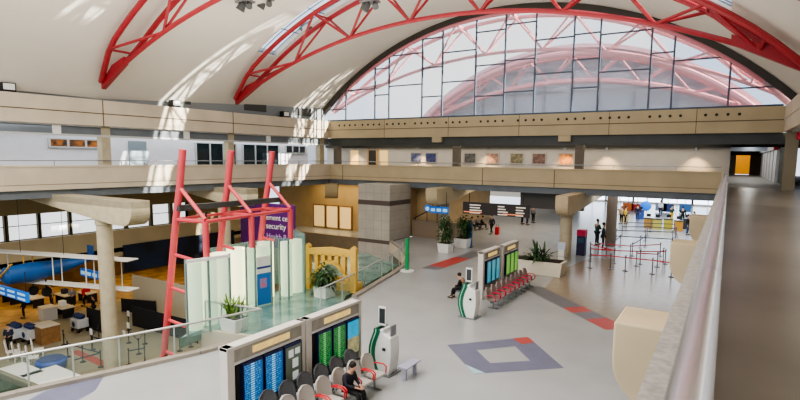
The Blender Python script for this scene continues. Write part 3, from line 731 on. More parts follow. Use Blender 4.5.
# smooth rim by resampling
def catmull(pts, n=5):
    o = []
    for i in range(len(pts)-1):
        p0, p1, p2, p3 = pts[max(0,i-1)], pts[i], pts[i+1], pts[min(len(pts)-1,i+2)]
        for k in range(n):
            u = k/n; o.append(.5*((2*p1)+(-p0+p2)*u+(2*p0-5*p1+4*p2-p3)*u*u+(-p0+3*p1-3*p2+p3)*u**3))
    return o+[pts[-1]]
off_ = off_rim(.18)
PA = Vector(at(261,309,1.06).xy); PB = Vector(at(205,301,1.06).xy)
cr = catmull(off_[:7])+[PA]
def balustrade(root_, cr, every=4):
    MB().tube([(p.x,p.y,1.06) for p in cr], .04, 8).build('top_rail', mat('satin steel', (196,196,192), .3, metal=.6), root_, smooth=True)
    gl = MB()
    for a, b in zip(cr[:-1], cr[1:]): gl.quad((a.x,a.y,.1),(b.x,b.y,.1),(b.x,b.y,1.04),(a.x,a.y,1.04))
    gl.build('glass_panel', GLASSC, root_)
    for i in range(0, len(cr), every):
        p = cr[i]; MB().box(p.x-.02,p.x+.02,p.y-.02,p.y+.02,.0,1.04).build('baluster_clamp', mat('pale clamp', (176,186,180), .4), root_)
balustrade(bl, cr)
b2 = root('curved_balustrade', 'curved glass balustrade with steel rail around the yellow bridge and stone pillar', 'balustrade', (-16.5,24,0))
balustrade(b2, catmull(off_[9:15]))
b3 = root('corner_guard_rail', 'short glass guard rail turning back beside the grassy plant', 'balustrade', ((PA.x+PB.x)/2,(PA.y+PB.y)/2,0))
balustrade(b3, [PA+(PB-PA)*.02, PA+(PB-PA)*.35, PA+(PB-PA)*.7, PB], 1)
# green pole
p = at(407,271); t = root('green_pole', 'slim green post on a pale round base beside the stone pillar', 'post', tuple(p))
MB().lathe(p, [(.45,0),(.45,.05),(.1,.08)], 20).build('base', WHITE, t, smooth=True)
MB().box(p.x-.1,p.x+.1,p.y-.08,p.y+.08,.05,2.05).build('pole', mat('traffic green', (30,150,86), .4), t)
# ================================================================== PLANTS
def leaf_blade(mb, base, dirv, L, w, droop, n=4):
    base = Vector(base); d = Vector(dirv).normalized(); side = d.cross(Vector((0,0,1)))
    if side.length < .05: side = Vector((1,0,0))
    side.normalize(); prev = None
    for k in range(n+1):
        u = k/n; c = base+d*L*u+Vector((0,0,-droop*L*u*u)); ww = w*math.sin(PI*min(.98,u*.85+.12))
        cur = (c-side*ww/2, c+side*ww/2)
        if prev: mb.quad(prev[0], prev[1], cur[1], cur[0])
        prev = cur
def bushy(mb, c, rx, rz, n, L=.28, w=.1, seed=1):
    r = random.Random(seed)
    for _ in range(n):
        th = r.uniform(0,2*PI); ph = math.acos(r.uniform(-1,1)); q = r.uniform(.35,1)
        d = Vector((math.sin(ph)*math.cos(th), math.sin(ph)*math.sin(th), math.cos(ph)))
        leaf_blade(mb, (c[0]+d.x*rx*q, c[1]+d.y*rx*q, c[2]+d.z*rz*q), (d.x,d.y,d.z*.6+r.uniform(-.2,.4)), L*r.uniform(.6,1.2), w, .5, 2)
def planter(loc, bw, bd, bh, kind, label, taper=.85, seed=1, m=WHITE, rz=0, h=1.5):
    x, y, z = loc; t = root('potted_plant', label, 'potted plant', (x,y,z))
    mb = MB(); b, d = bw/2, bd/2
    mb.hexa([(x-b*taper,y-d*taper,z),(x+b*taper,y-d*taper,z),(x+b*taper,y+d*taper,z),(x-b*taper,y+d*taper,z),(x-b,y-d,z+bh),(x+b,y-d,z+bh),(x+b,y+d,z+bh),(x-b,y+d,z+bh)])
    pt = mb.build('planter_box', m, t, bevel=.02)
    MB().box(x-b*.9,x+b*.9,y-d*.9,y+d*.9,z+bh,z+bh+.02).build('soil', SOIL, t)
    mb = MB(); r = random.Random(seed)
    if kind == 'tree':
        MB().tube([(x,y,z+bh),(x+.04,y,z+bh+h*.4),(x,y,z+bh+h*.8)], .05, 6, r2=.02).build('stem', WOOD, t)
        for k in range(5): bushy(mb, (x+r.uniform(-.15,.15),y+r.uniform(-.15,.15),z+bh+h*(.2+.17*k)), .62*(1-.1*abs(k-1.5)), .35, 90, .34, .12, seed*9+k)
    elif kind == 'palm':
        for k in range(46):
            th = r.uniform(0,2*PI); e = r.uniform(.25,1.4); leaf_blade(mb, (x+r.uniform(-.25,.25)*bw/2.5,y+r.uniform(-.2,.2),z+bh), (math.cos(th)*math.cos(e),math.sin(th)*math.cos(e),math.sin(e)), h*r.uniform(.6,1.1), .13, .35, 6)
        bushy(mb, (x,y,z+bh+.25), min(bw*.36,.9), .3, 160, .3, .12, seed)
    elif kind == 'grass':
        for k in range(60):
            th = r.uniform(0,2*PI); e = r.uniform(.7,1.45); leaf_blade(mb, (x+r.uniform(-.4,.4)*bw*.8,y+r.uniform(-.4,.4)*bd*.8,z+bh), (math.cos(th)*math.cos(e),math.sin(th)*math.cos(e),math.sin(e)), h*r.uniform(.5,1.1), .09, .3, 4)
    mb.build('foliage', LEAFY if kind == 'grass' else LEAF, t)
    return t
p = at(443,253); planter((p.x,p.y+.4,0), .95, .95, .7, 'tree', 'dark green bushy tree in a white square planter near the blue hanging signs', seed=3, h=2.1)
p = at(460.5,248); planter((p.x,p.y+.4,0), 1.15, 1.0, .75, 'tree', 'bushy green plant in a white planter beside the blue standing panel', seed=5, h=1.7)
p = at(328,298); planter((p.x-.3,p.y+.1,0), .8, .8, .6, 'tree', 'leafy plant in a white cube planter in front of the yellow bridge', seed=8, taper=.95, h=.8)
c_ = (at(520,270)+at(557,283))/2; planter((c_.x-.3,c_.y+.9,0), 3.3, 1.3, .85, 'palm', 'spiky palm in the long cream planter behind the departure screens', seed=11, taper=.94, m=mat('cream planter', (232,226,206), .5), h=1.9)
p = at(234,330); planter((p.x,p.y,0), 1.0, .7, .55, 'grass', 'yellow green grassy plant in front of the lit glass enclosure', seed=14, h=1.3)
p = at(230,330); 
# ================================================================== DISPLAY WALLS
BLUE_S = rows_mat('blue flight screen', (8,84,150), (150,214,240), 18, .4)
GREEN_S = rows_mat('green flight screen', (10,96,40), (140,220,140), 18, .35)
TEAL_S = rows_mat('teal flight screen', (40,120,140), (110,180,190), 18, .5)
LIME_S = rows_mat('olive green flight screen', (80,140,40), (150,200,100), 18, .5)
AMB = mat('amber lit header', (240,205,130), .5, emit=.35, noise=.3, nscale=5)
FRM = mat('pale kiosk frame', (214,208,198), .5)
def display_module(x, y0, y1, kinds, label, h=2.4, grp='flight information display walls'):
    t = root('display_stand', label, 'display stand', (x,(y0+y1)/2,0), grp)
    MB().box(x-.18,x+.1,y0,y0+.22,0,h).build('frame_post', FRM, t, bevel=.01); MB().box(x-.18,x+.1,y1-.12,y1,0,h).build('frame_post', FRM, t, bevel=.01)
    MB().box(x-.2,x+.12,y0,y1,h-.08,h).build('top_cap', FRM, t)
    MB().box(x-.12,x+.02,y0+.1,y1-.1,.35,h-.08).build('back_panel', mat('grey board', (150,146,138), .7, noise=.3, nscale=3), t)
    MB().box(x+.02,x+.07,y0+.12,y1-.12,h-.42,h-.1).build('header_board', mat('header grey', (176,170,158), .6, noise=.2, nscale=4), t)
    w = y1-y0; MB().box(x+.07,x+.09,y0+w*.3,y0+w*.78,h-.34,h-.17).build('lit_header', AMB, t)
    MB().box(x+.02,x+.06,y0+.1,y1-.1,h-.5,h-.42).build('header_rail', WHITE, t)
    n = len(kinds); a = y0+.42; b = y1-.16; sw = (b-a)/n
    MB().box(x+.02,x+.06,a-.12,b+.02,.72,h-.52).build('screen_mount', DARK, t)
    for k, m in enumerate(kinds):
        q0 = a+k*sw+.03; q1 = a+(k+1)*sw-.03; z0, z1 = .75, h-.58
        s = MB().box(x+.06,x+.14,q0,q1,z0-.03,z1+.06).build('screen', mat('screen bezel', (20,30,80), .4), t)
        if m == 'gal':
            MB().box(x+.14,x+.15,q0+.03,q1-.03,z0,z1).build('notice_board', mat('grey green board', (120,134,120), .6), s)
            for (u, v, du, dv_) in ((.2,.72,.28,.2),(.58,.76,.28,.16),(.42,.42,.34,.24),(.42,.1,.34,.22)):
                MB().box(x+.15,x+.156,q0+(q1-q0)*u,q0+(q1-q0)*(u+du),z0+(z1-z0)*v,z0+(z1-z0)*(v+dv_)).build('notice', mat('white notice', (214,222,220), .5, emit=.2), s)
        elif m == 'img':
            MB().box(x+.14,x+.15,q0+.03,q1-.03,z0+.5*(z1-z0),z1).build('screen_face', BLUE_S if 0 else mat('aqua screen', (36,150,190), .3, emit=.5, noise=.4, nscale=3), s)
            MB().box(x+.14,x+.15,q0+.03,q1-.03,z0,z0+.5*(z1-z0)).build('screen_photo', mat('landscape photo', (190,180,130), .4, emit=.25, noise=.6, nscale=4, rgb2=(70,90,90)), s)
        else:
            MB().quad((x+.142,q0+.03,z0),(x+.142,q1-.03,z0),(x+.142,q1-.03,z1),(x+.142,q0+.03,z1),uv=True).build('screen_face', m, s)
    return t
display_module(-10.0, 8.2, 10.95, [BLUE_S,BLUE_S,'gal'], 'near display stand with two blue flight screens and a notice board')
display_module(-9.98, 11.0, 13.65, [GREEN_S,GREEN_S,'img'], 'near display stand with green flight screens and amber header')
display_module(-10.1, 24.05, 26.45, [TEAL_S,TEAL_S,TEAL_S], 'farther display stand with three teal screens')
display_module(-10.0, 26.5, 29.0, [LIME_S,LIME_S,LIME_S], 'farther display stand with olive green screens beside the palm planter')
# ================================================================== SEATS
def make_seat(name, shell, arm, label):
    t = root(name, label, 'seat')
    mb = MB()   # faces +X
    pr_ = [(-.24,.44),(-.3,.62),(-.36,.84),(-.40,.94),(-.36,.97),(-.30,.9),(-.24,.66),(-.17,.49)]
    def fl(s): return lambda x, z: (x, s, z)
    n = 8; prev = None
    for k in range(n+1):      # rounded back: narrower at the top
        pass
    ring = []
    for z, hw, x in ((.46,.24,-.2),(.6,.26,-.245),(.74,.27,-.285),(.86,.25,-.32),(.94,.19,-.345),(.985,.1,-.355)): ring.append((z,hw,x))
    for (z0,w0,xa),(z1,w1,xb) in zip(ring[:-1], ring[1:]):
        for s in range(6):
            u0, u1 = -1+2*s/6, -1+2*(s+1)/6; cv = lambda u: .05*u*u
            p = [(xa+cv(u0)-.05,u0*w0,z0),(xa+cv(u1)-.05,u1*w0,z0),(xa+cv(u1),u1*w0,z0),(xa+cv(u0),u0*w0,z0)]
            q = [(xb+cv(u0)-.05,u0*w1,z1),(xb+cv(u1)-.05,u1*w1,z1),(xb+cv(u1),u1*w1,z1),(xb+cv(u0),u0*w1,z1)]
            mb.hexa([p[0],p[3],p[2],p[1],q[0],q[3],q[2],q[1]])
    mb.build('backrest', shell, t, smooth=True)
    MB().box(-.22,.24,-.25,.25,.40,.47).build('seat_pad', shell, t, bevel=.03)
    for s in (-.28, .28):
        MB().tube([(-.26,s,.62),(-.1,s,.68),(.12,s,.68),(.22,s,.62),(.2,s,.42)], .024, 6).build('armrest', arm, t, smooth=True)
    MB().box(-.04,.04,-.31,.31,.33,.4).build('beam', GREYM, t)
    MB().tube([(0,0,.36),(0,0,.03)], .03, 8).tube([(-.25,0,.03),(.25,0,.03)], .025, 6).build('leg', GREYM, t)
    return t
GREYS = mat('grey leather seat', (190,187,180), .5, noise=.1); CHAR = mat('charcoal leather seat', (104,106,110), .5); REDS = mat('red grey seat', (150,132,128), .5); REDA = mat('red armrest', (206,44,52), .4)
for o_, xs, rz, nm, shell, grp in (('grey',-8.7,0,'grey',GREYS,'grey seats in front of the near display stands'),('char',-9.32,0,'charcoal',CHAR,'charcoal seats in the rear row under the near display screens')):
    pr_ = Proto(make_seat('waiting_seat', shell, REDA if nm == 'grey' else DARK, 'seat')); pr_.r['group'] = grp
    for i in range(6):
        y = (9.25 if nm == 'grey' else 9.2)+i*.69
        if nm == 'grey': lb = ('grey waiting seat with red armrests at the near end of the row','second grey waiting seat from the near end of the row','third grey waiting seat, just before the seated person','grey waiting seat with the dark jacketed person on it','grey waiting seat just beyond the seated person','grey waiting seat with red arms at the far end beside the green kiosk')[i]
        else: lb = 'charcoal waiting seat in the rear row just under the flight screens'
        pr_.put((xs,y,0), lb, rz, sc=1.06)
pr_ = Proto(make_seat('waiting_seat', REDS, mat('crimson armrest', (200,30,70), .4), 'seat')); pr_.r['group'] = 'red armed seats at the farther display stands'
for i in range(9): pr_.put((-8.95,22.9+i*.66,0), 'grey seat with crimson arms in the row at the farther display stands')
o = MB().box(-8.45,-8.1,13.6,14.5,.42,.46).box(-8.3,-8.2,13.7,13.8,0,.42).box(-8.3,-8.2,14.3,14.4,0,.42).build('side_shelf', mat('lilac grey table', (176,176,196), .3)); tag(o, 'low lilac grey table slab beside the near grey seats', 'table')
# ================================================================== GREEN-WHITE KIOSKS
def kiosk(x, y, label, flip=1, rz=0):
    X0, Y0 = x, y; x = y = 0
    t = root('charging_kiosk', label, 'kiosk', (0,0,0), 'curved white and green kiosks')
    prof = []
    for k in range(13):
        z = 1.75*k/12; u = z/1.75; prof.append((-.42+.5*math.sin(PI*u*.75)*-.35+.0, z))
    body = [(-.22-.22*math.sin(PI*min(1,z/1.6)), z) for z in [i*1.72/12 for i in range(13)]]
    back = [(.34+.1*math.sin(PI*z/1.8)-(.25 if z > 1.5 else 0), z) for z in [i*1.72/12 for i in range(12,-1,-1)]]
    f = lambda s: (lambda u, z: (x+u, y+s, z))
    MB().prism(body+back, f(-.3), f(.3)).build('body', WHITE, t, bevel=.04)
    gr = [(u-.06, z) for u, z in body]; g2 = [(u+.2, z) for u, z in body][::-1]
    MB().prism(gr+g2, f(-.33), f(.33)).build('green_trim', mat('deep green', (10,104,74), .4), t)
    g1 = [(u+.03, z) for u, z in body]; g2 = [(u+.06, z) for u, z in body][::-1]
    MB().prism(g1+g2, f(-.345), f(.345)).build('pale_stripe', mat('mint stripe', (190,226,206), .4), t)
    MB().tube([(x,y-.1,1.6),(x,y-.1,1.9)], .03, 8).build('sign_stem', GREYM, t)
    sg = MB().box(x-.16,x+.16,y-.2,y-.15,1.85,2.55).build('sign_panel', WHITE, t)
    MB().box(x-.12,x+.12,y-.215,y-.2,1.93,2.48).build('dark_screen', mat('grey dark screen', (56,58,60), .3), sg)
    MB().box(x+.3,x+.35,y-.15,y+.2,1.3,1.85).build('side_panel', mat('dusty grey panel', (140,142,146), .5), t)
    MB().box(x+.1,x+.22,y-.34,y-.29,.95,1.05).build('card_slot', DARK, t)
    MB().box(x-.45,x+.45,y-.4,y+.4,0,.05).build('base_plate', GREYM, t)
    t.location = (X0,Y0,0); t.scale = (.9,.9,.88); return t
kiosk(-9.15, 13.95, 'curved white and green kiosk at the end of the near seats')
kiosk(-9.35, 21.1, 'curved white and green kiosk at the end of the farther display stands')
# ================================================================== PEOPLE
def skin_obj(name, verts, edges, m, parent, root_i=0, levels=1):
    me = bpy.data.meshes.new(name); me.from_pydata([v[0] for v in verts], edges, []); me.materials.append(m)
    o = bpy.data.objects.new(name, me); COL.objects.link(o); o.parent = parent
    md = o.modifiers.new('skin', 'SKIN'); md.use_smooth_shade = True
    if not me.skin_vertices: me.skin_vertices.new() if hasattr(me.skin_vertices, 'new') else None
    sv = me.skin_vertices[0].data
    for i, v in enumerate(verts):
        r = v[1]; sv[i].radius = (r, r) if not isinstance(r, tuple) else r; sv[i].use_root = (i == root_i)
    sb = o.modifiers.new('sub', 'SUBSURF'); sb.levels = levels; sb.render_levels = levels
    return o
def figure(pose, top, bottom, hair=HAIR, label='', shoes=DARK, fingers=True):
    """person faces +Y, feet at z=0; pose gives joints"""
    t = root('person', label, 'person')
    J = dict(pel=(0,0,.96), waist=(0,0,1.1), chest=(0,.01,1.34), neck=(0,.01,1.49), hd0=(0,.03,1.58), hd1=(0,.035,1.68), hd2=(0,.02,1.74))
    for s, k in ((-1,'l'),(1,'r')):
        J.update({'sh'+k:(s*.19,0,1.41),'el'+k:(s*.25,-.02,1.13),'wr'+k:(s*.25,.07,.88),'hp'+k:(s*.09,0,.9),'kn'+k:(s*.1,.02,.5),'an'+k:(s*.1,-.02,.09),'to'+k:(s*.11,.15,.04)})
    J.update(pose)
    V = []; E = []; idx = {}
    def add(n, r, par=None):
        idx[n] = len(V); V.append((J[n] if n in J else n, r))
        if par is not None: E.append((idx[par], idx[n]))
    add('pel', (.15,.11)); add('waist', (.135,.1), 'pel'); add('chest', (.165,.11), 'waist'); add('neck', .058, 'chest')
    add('hd0', (.072,.078), 'neck'); add('hd1', (.08,.095), 'hd0'); add('hd2', (.062,.075), 'hd1')
    nz = Vector(J['hd1'])+Vector((0,.105,-.03)); J['nose'] = tuple(nz); add('nose', .016, 'hd1')
    for k, s in (('l',-1),('r',1)):
        add('sh'+k, .062, 'chest'); add('el'+k, .043, 'sh'+k); add('wr'+k, .03, 'el'+k)
        w = Vector(J['wr'+k]); e = Vector(J['el'+k]); d = (w-e).normalized(); side = d.cross(Vector((0,0,1)))
        if side.length < .1: side = Vector((0,1,0))
        side.normalize(); palm = w+d*.07; J['pm'+k] = tuple(palm); add('pm'+k, (.036,.022), 'wr'+k)
        if fingers:
            for q, (o_, L) in enumerate(((-.03,.075),(-.01,.088),(.011,.082),(.031,.062))):
                a = palm+side*o_+d*.035; b = a+d*L*.55; c = b+d*L*.4+Vector((0,0,-.012))
                for nm, pt in (('a',a),('b',b),('c',c)): J['f%s%d%s' % (k,q,nm)] = tuple(pt)
                add('f%s%da' % (k,q), .0095, 'pm'+k); add('f%s%db' % (k,q), .0085, 'f%s%da' % (k,q)); add('f%s%dc' % (k,q), .0075, 'f%s%db' % (k,q))
            a = w+d*.03+side*-.04; b = a+d*.035+side*-.02; J['th'+k] = tuple(a); J['ti'+k] = tuple(b); add('th'+k, .011, 'wr'+k); add('ti'+k, .009, 'th'+k)
        add('hp'+k, .085, 'pel'); add('kn'+k, .056, 'hp'+k); add('an'+k, .036, 'kn'+k); add('to'+k, .03, 'an'+k)
    skin_obj('body', V, E, SKIN, t)
    # jacket
    W = []; G = []; ix = {}
    def ad(n, r, par=None, pt=None):
        ix[n] = len(W); W.append((pt or J[n], r))
        if par is not None: G.append((ix[par], ix[n]))
    pl = Vector(J['pel']); ws = Vector(J['waist'])
    ad('waist', (.165,.13)); ad('pel', (.18,.135), 'waist', tuple(pl+(ws-pl)*.1)); ad('chest', (.19,.135), 'waist'); ad('neckb', (.085,.085), 'chest', tuple(Vector(J['chest'])*.25+Vector(J['neck'])*.75))
    for k in 'lr':
        ad('sh'+k, .08, 'chest'); ad('el'+k, .06, 'sh'+k); ad('cf'+k, .045, 'el'+k, tuple(Vector(J['wr'+k])*.92+Vector(J['el'+k])*.08))
    skin_obj('jacket', W, G, top, t)
    W = []; G = []; ix = {}
    ad('pel', (.165,.125))
    for k in 'lr':
        ad('hp'+k, .1, 'pel'); ad('kn'+k, .074, 'hp'+k); ad('cu'+k, .058, 'kn'+k, tuple(Vector(J['an'+k])*.93+Vector(J['kn'+k])*.07))
    skin_obj('trousers', W, G, bottom, t)
    h1 = Vector(J['hd1']); h2 = Vector(J['hd2'])
    mb = MB(); mb.ball(h2*.55+h1*.45+Vector((0,-.03,.02)), .094, .108, .1); mb.build('hair', hair, t, smooth=True)
    for k in 'lr':
        a = Vector(J['an'+k]); b = Vector(J['to'+k]); d = (b-a); d.z = 0; d.normalize() if d.length > .01 else None
        MB().tube([tuple(a+Vector((0,0,-.045))-d*.05), tuple(a+Vector((0,0,-.045))+d*.08), tuple(b+Vector((0,0,.01))+d*.06)], .05, 8, r2=.035).build('shoe', shoes, t, smooth=True)
    return t
SIT = {'pel':(0,0,.52),'waist':(0,-.02,.68),'chest':(0,.05,.9),'neck':(0,.1,1.04),'hd0':(0,.16,1.11),'hd1':(0,.2,1.2),'hd2':(0,.2,1.26)}
for s, k in ((-1,'l'),(1,'r')):
    SIT.update({'sh'+k:(s*.19,.04,.97),'el'+k:(s*.24,.12,.72),'wr'+k:(s*.1,.36,.66),'hp'+k:(s*.1,.06,.52),'kn'+k:(s*.13,.46,.5),'an'+k:(s*.12,.5,.09),'to'+k:(s*.13,.66,.04)})
WALK = {'knl':(-.1,.16,.52),'anl':(-.1,.24,.1),'tol':(-.1,.4,.06),'knr':(.1,-.02,.48),'anr':(.1,-.26,.13),'tor':(.1,-.12,.04),'ell':(-.24,-.12,1.14),'wrl':(-.24,-.1,.9),'elr':(.24,.04,1.14),'wrr':(.25,.2,.95)}
ARMF = {'ell':(-.24,.06,1.16),'wrl':(-.14,.28,1.12),'elr':(.24,.06,1.16),'wrr':(.14,.28,1.12)}
NAVY = mat('navy cloth', (34,40,62), .85); CHJ = mat('charcoal cloth', (44,46,52), .85); GREENJ = mat('dark green cloth', (36,66,56), .85); JEAN = mat('denim', (56,66,96), .85)
TAN = mat('tan cloth', (170,140,100), .85); BLK = mat('black cloth', (26,26,28), .9); REDJ = mat('red cloth', (190,36,44), .8); YELJ = mat('yellow cloth', (230,186,60), .8); GREYJ = mat('grey cloth', (120,122,126), .85); WHJ = mat('white shirt', (220,220,220), .8)
def person(pose, p, rz, top, bottom, label, group=None, sc=1):
    t = figure(pose, top, bottom, label=label); t.location = p; t.rotation_euler = (0,0,rz); t.scale = (sc,)*3
    if group: t['group'] = group
    return t
person(SIT, (-8.66,9.25+3*.69,.03), -PI/2, mat('dark jacket', (34,36,48), .8), BLK, 'person in a dark jacket bending forward on the near grey seats')
person(SIT, (-10.9,23.6,0), PI/2, BLK, BLK, 'person in black sitting behind the farther curved kiosk')
seat2 = make_seat('waiting_seat', CHAR, DARK, 'charcoal seat under the person in black behind the farther kiosk'); seat2.location = (-10.9,23.6,0); seat2.rotation_euler = (0,0,PI)
p = at(491.5,234); person(WALK, (p.x,p.y,0), PI*.9, CHJ, BLK, 'dark dressed person walking with a red bag far down the concourse', sc=1.0)
b = root('red_bag', 'red suitcase beside the walking person far down the concourse', 'suitcase', (p.x+.55,p.y,0))
MB().box(p.x+.38,p.x+.72,p.y-.2,p.y+.2,.0,.72).build('case', REDJ, b, bevel=.04); MB().tube([(p.x+.45,p.y,.7),(p.x+.45,p.y,1.0),(p.x+.65,p.y,1.0),(p.x+.65,p.y,.7)], .015, 6).build('handle', DARK, b)
ppl = [((596.5,245),ARMF,GREENJ,BLK,'person in a dark green jacket standing left of the pair beside the brown column'),((602.5,250),{},CHJ,BLK,'person in charcoal standing right of the pair beside the brown column'),
 ((621,224),{},TAN,BLK,'person in tan standing far back near the check-in desks'),((625,224),{},YELJ,BLK,'person in yellow standing far back at check-in'),
 ((637,221),{},NAVY,JEAN,'person in navy standing below the blue balloon sign'),((671,222),ARMF,GREENJ,YELJ,'person in dark green standing behind a yellow counter'),
 ((693,231),{},BLK,BLK,'person in black at the far right of the check-in hall by the tan bracket'),((682,224),{},BLK,BLK,'person in black standing behind the amber counter'),((687,235),{},BLK,JEAN,'person in black and denim at the right of the check-in queue'),
 ((660,216),{},WHJ,NAVY,'person in a white shirt far away under the ceiling lights'),
 ((522,224),{},CHJ,BLK,'person in charcoal far down the hall right of the dark signs'),((527,225),{},REDJ,NAVY,'person in red far down the hall'),((533,223),{},GREYJ,BLK,'person in grey far down the hall'),((455,222),{},BLK,NAVY,'person behind the potted trees')]
for (px, py), po, a, b_, lb in ppl:
    p = at(px, py); person(po, (p.x,p.y,0), random.uniform(-2,2), a, b_, lb, 'people around the check-in hall', sc=1.2 if px in (596.5,602.5) else 1.1)
for i, (px, py, a) in enumerate(((470,230,NAVY),(476,229,GREYJ),(481,229,BLK))):
    p = at(px, py); t = person(SIT, (p.x,p.y,0), -PI/2+.3, a, BLK, 'person in %s sitting on the far bench under the dark signs' % ('navy','grey','black')[i], 'people around the check-in hall')
p0, p1 = at(466,229), at(485,229)
b = root('far_bench', 'dark bench far down the concourse under the hanging signs', 'bench', tuple((p0+p1)/2))
MB().box(p0.x,p1.x,p0.y-.25,p0.y+.25,.36,.44).build('seat', DARK, b)
for x in (p0.x+.1, p1.x-.1): MB().box(x-.03,x+.03,p0.y-.2,p0.y+.2,0,.36).build('leg', DARK, b)
# lower level people
for i, (px, py, po, a, lb) in enumerate(((94,318,{},BLK,'person in black standing on the amber lower floor left of the column'),(24,318,{},BLK,'person in black standing at the far left of the lower lobby'),(105,316,WALK,BLK,'person in black walking beside the column on the lower floor'),
    (73,308,ARMF,GREYJ,'person in grey leaning at a lobby table in the amber area'),(52,306,{},TAN,'person in tan standing in the amber lobby'),(84,306,{},REDJ,'person in red at the back of the amber lobby'),(10,352,ARMF,NAVY,'person in navy beside the white chairs at the lower left'))):
    p = at(px, py, -5.4); person(po, tuple(p), random.uniform(-1,1)+PI, a, BLK, lb, 'people on the lower level')
# ================================================================== STANCHIONS
def make_post(m, name='queue_post'):
    t = root(name, 'x', 'queue post')
    MB().lathe((0,0,0), [(.17,0),(.17,.03),(.05,.06)], 16).build('base', m, t, smooth=True)
    MB().lathe((0,0,.05), [(.032,0),(.032,.85),(.045,.86),(.045,.96),(.02,.98)], 10).build('pole', m, t, smooth=True)
    return t
BELT_R = mat('red belt', (214,50,66), .6); BELT_D = mat('dark belt', (40,46,66), .6)
pg = Proto(make_post(mat('grey chrome post', (110,112,116), .35, metal=.4))); pk = Proto(make_post(mat('black post', (30,32,32), .5)))
POSTED = set()
def queue(pts, proto, belt, label, grp, z=0, blabel='belt'):
    W = [at(px, py, z) for px, py in pts]
    for i, w in enumerate(W):
        if (pts[i], z) not in POSTED: proto.put(tuple(w), label, group=grp)
        POSTED.add((pts[i], z))
        if i and belt:
            a, b = W[i-1], W[i]
            o = MB().seg(a, b, -.008, .008, z+.83, z+.9).build('queue_belt', belt); tag(o, blabel, 'belt', grp+' belts')
G1 = 'grey queue posts in the check-in hall'
for pts, bt in (([(590,261),(614,263),(640,264),(665,264)],BELT_R),([(590,268),(610,269),(625,271),(652,274),(671,277)],BELT_R),([(636,266),(657,267),(663,262)],BELT_R),
    ([(616,240),(645,241),(672,242)],BELT_D),([(608,246),(640,248),(672,250)],BELT_D),([(606,257),(620,247)],BELT_D),([(632,256),(645,247)],BELT_D),([(626,231),(650,232),(674,233)],BELT_D),([(622,236),(647,236),(676,238)],BELT_D),([(598,255),(630,258),(660,256)],BELT_R),([(675,238),(678,252)],BELT_D),([(590,256),(614,263)],BELT_R)):
    queue(pts, pg, bt, 'grey queue post with a retractable belt in the check-in hall', G1, 0, ('red' if bt is BELT_R else 'dark')+' retractable belt stretched between check-in queue posts')
G2 = 'black queue posts on the lower level'
for pts in ([(68,357),(83,362),(101,367)],[(74,375),(101,367)],[(93,350),(109,354)],[(99,339),(92,350)],[(129,365),(145,362)],[(139,354),(145,344)],[(129,343),(139,354)],[(180,351),(191,347)],[(129,330),(129,343)],[(64,345),(68,357)]):
    queue(pts, pk, BELT_D, 'black queue post with a belt on the lower level floor', G2, -5.4, 'dark retractable belt between lower level queue posts')
for i, (px, py) in enumerate(((129,330),(129,343),(92,350),(125,352))):
    p = at(px, py, -5.4); t = root('paper_sign', 'white paper sign on a lower queue post %s' % ('farthest along the black drape','in the middle beside the column','left of the beige column','nearest the beige column')[i], 'sign', (p.x,p.y,-4.45), 'paper signs on the lower queue posts')
    MB().box(p.x-.14,p.x+.14,p.y-.01,p.y+.01,-4.4,-4.0).build('paper', WHITE, t); MB().box(p.x-.01,p.x+.01,p.y-.01,p.y+.01,-4.45,-4.3).build('clip', DARK, t)
# drapes
def drape(a, b, h, label):
    A_, B_ = at(*a, -5.4), at(*b, -5.4)
    t = root('black_drape', label, 'barrier', tuple((A_+B_)/2), 'black drapes on the lower level')
    MB().seg(A_, B_, -.03, .03, -5.35, -5.4+h).build('cloth', BLACK, t)
    for q in (A_, B_): MB().tube([(q.x,q.y,-5.4),(q.x,q.y,-5.35+h)], .03, 6).build('pole', DARK, t)
drape((133,326),(198,344),1.5,'long black drape barrier beside the red mast on the lower level')
drape((122,312),(156,315),1.1,'shorter black drape panel behind the column on the lower level')
drape((88,329),(101,333),1.6,'small black drape panel left of the column on the lower level')
o = MB().seg(at(134,308,-5.4), at(186,322,-5.4), -.05, .05, -5.4, -2.6).build('wall_panel_white', mat('pale lower panel', (196,186,160), .8)); o['kind'] = 'structure'
# navy wall banner behind the column
o = MB().seg((-42.0,24.5),(-42.0,36),-.1,.0,-2.7,-.4).build('navy_banner', mat('navy screen wall', (22,40,70), .5, nscale=.6, rgb2=(16,24,36))); tag(o, 'dark navy banner band along the upper back of the lower lobby', 'banner')
o = flat([at(70,352,-5.4),at(78,350,-5.4),at(112,364,-5.4),at(103,368,-5.4)], -5.39).build('red_carpet', mat('red carpet', (168,70,60), .9)); tag(o, 'faded red carpet strip between the lower level queue posts', 'carpet')
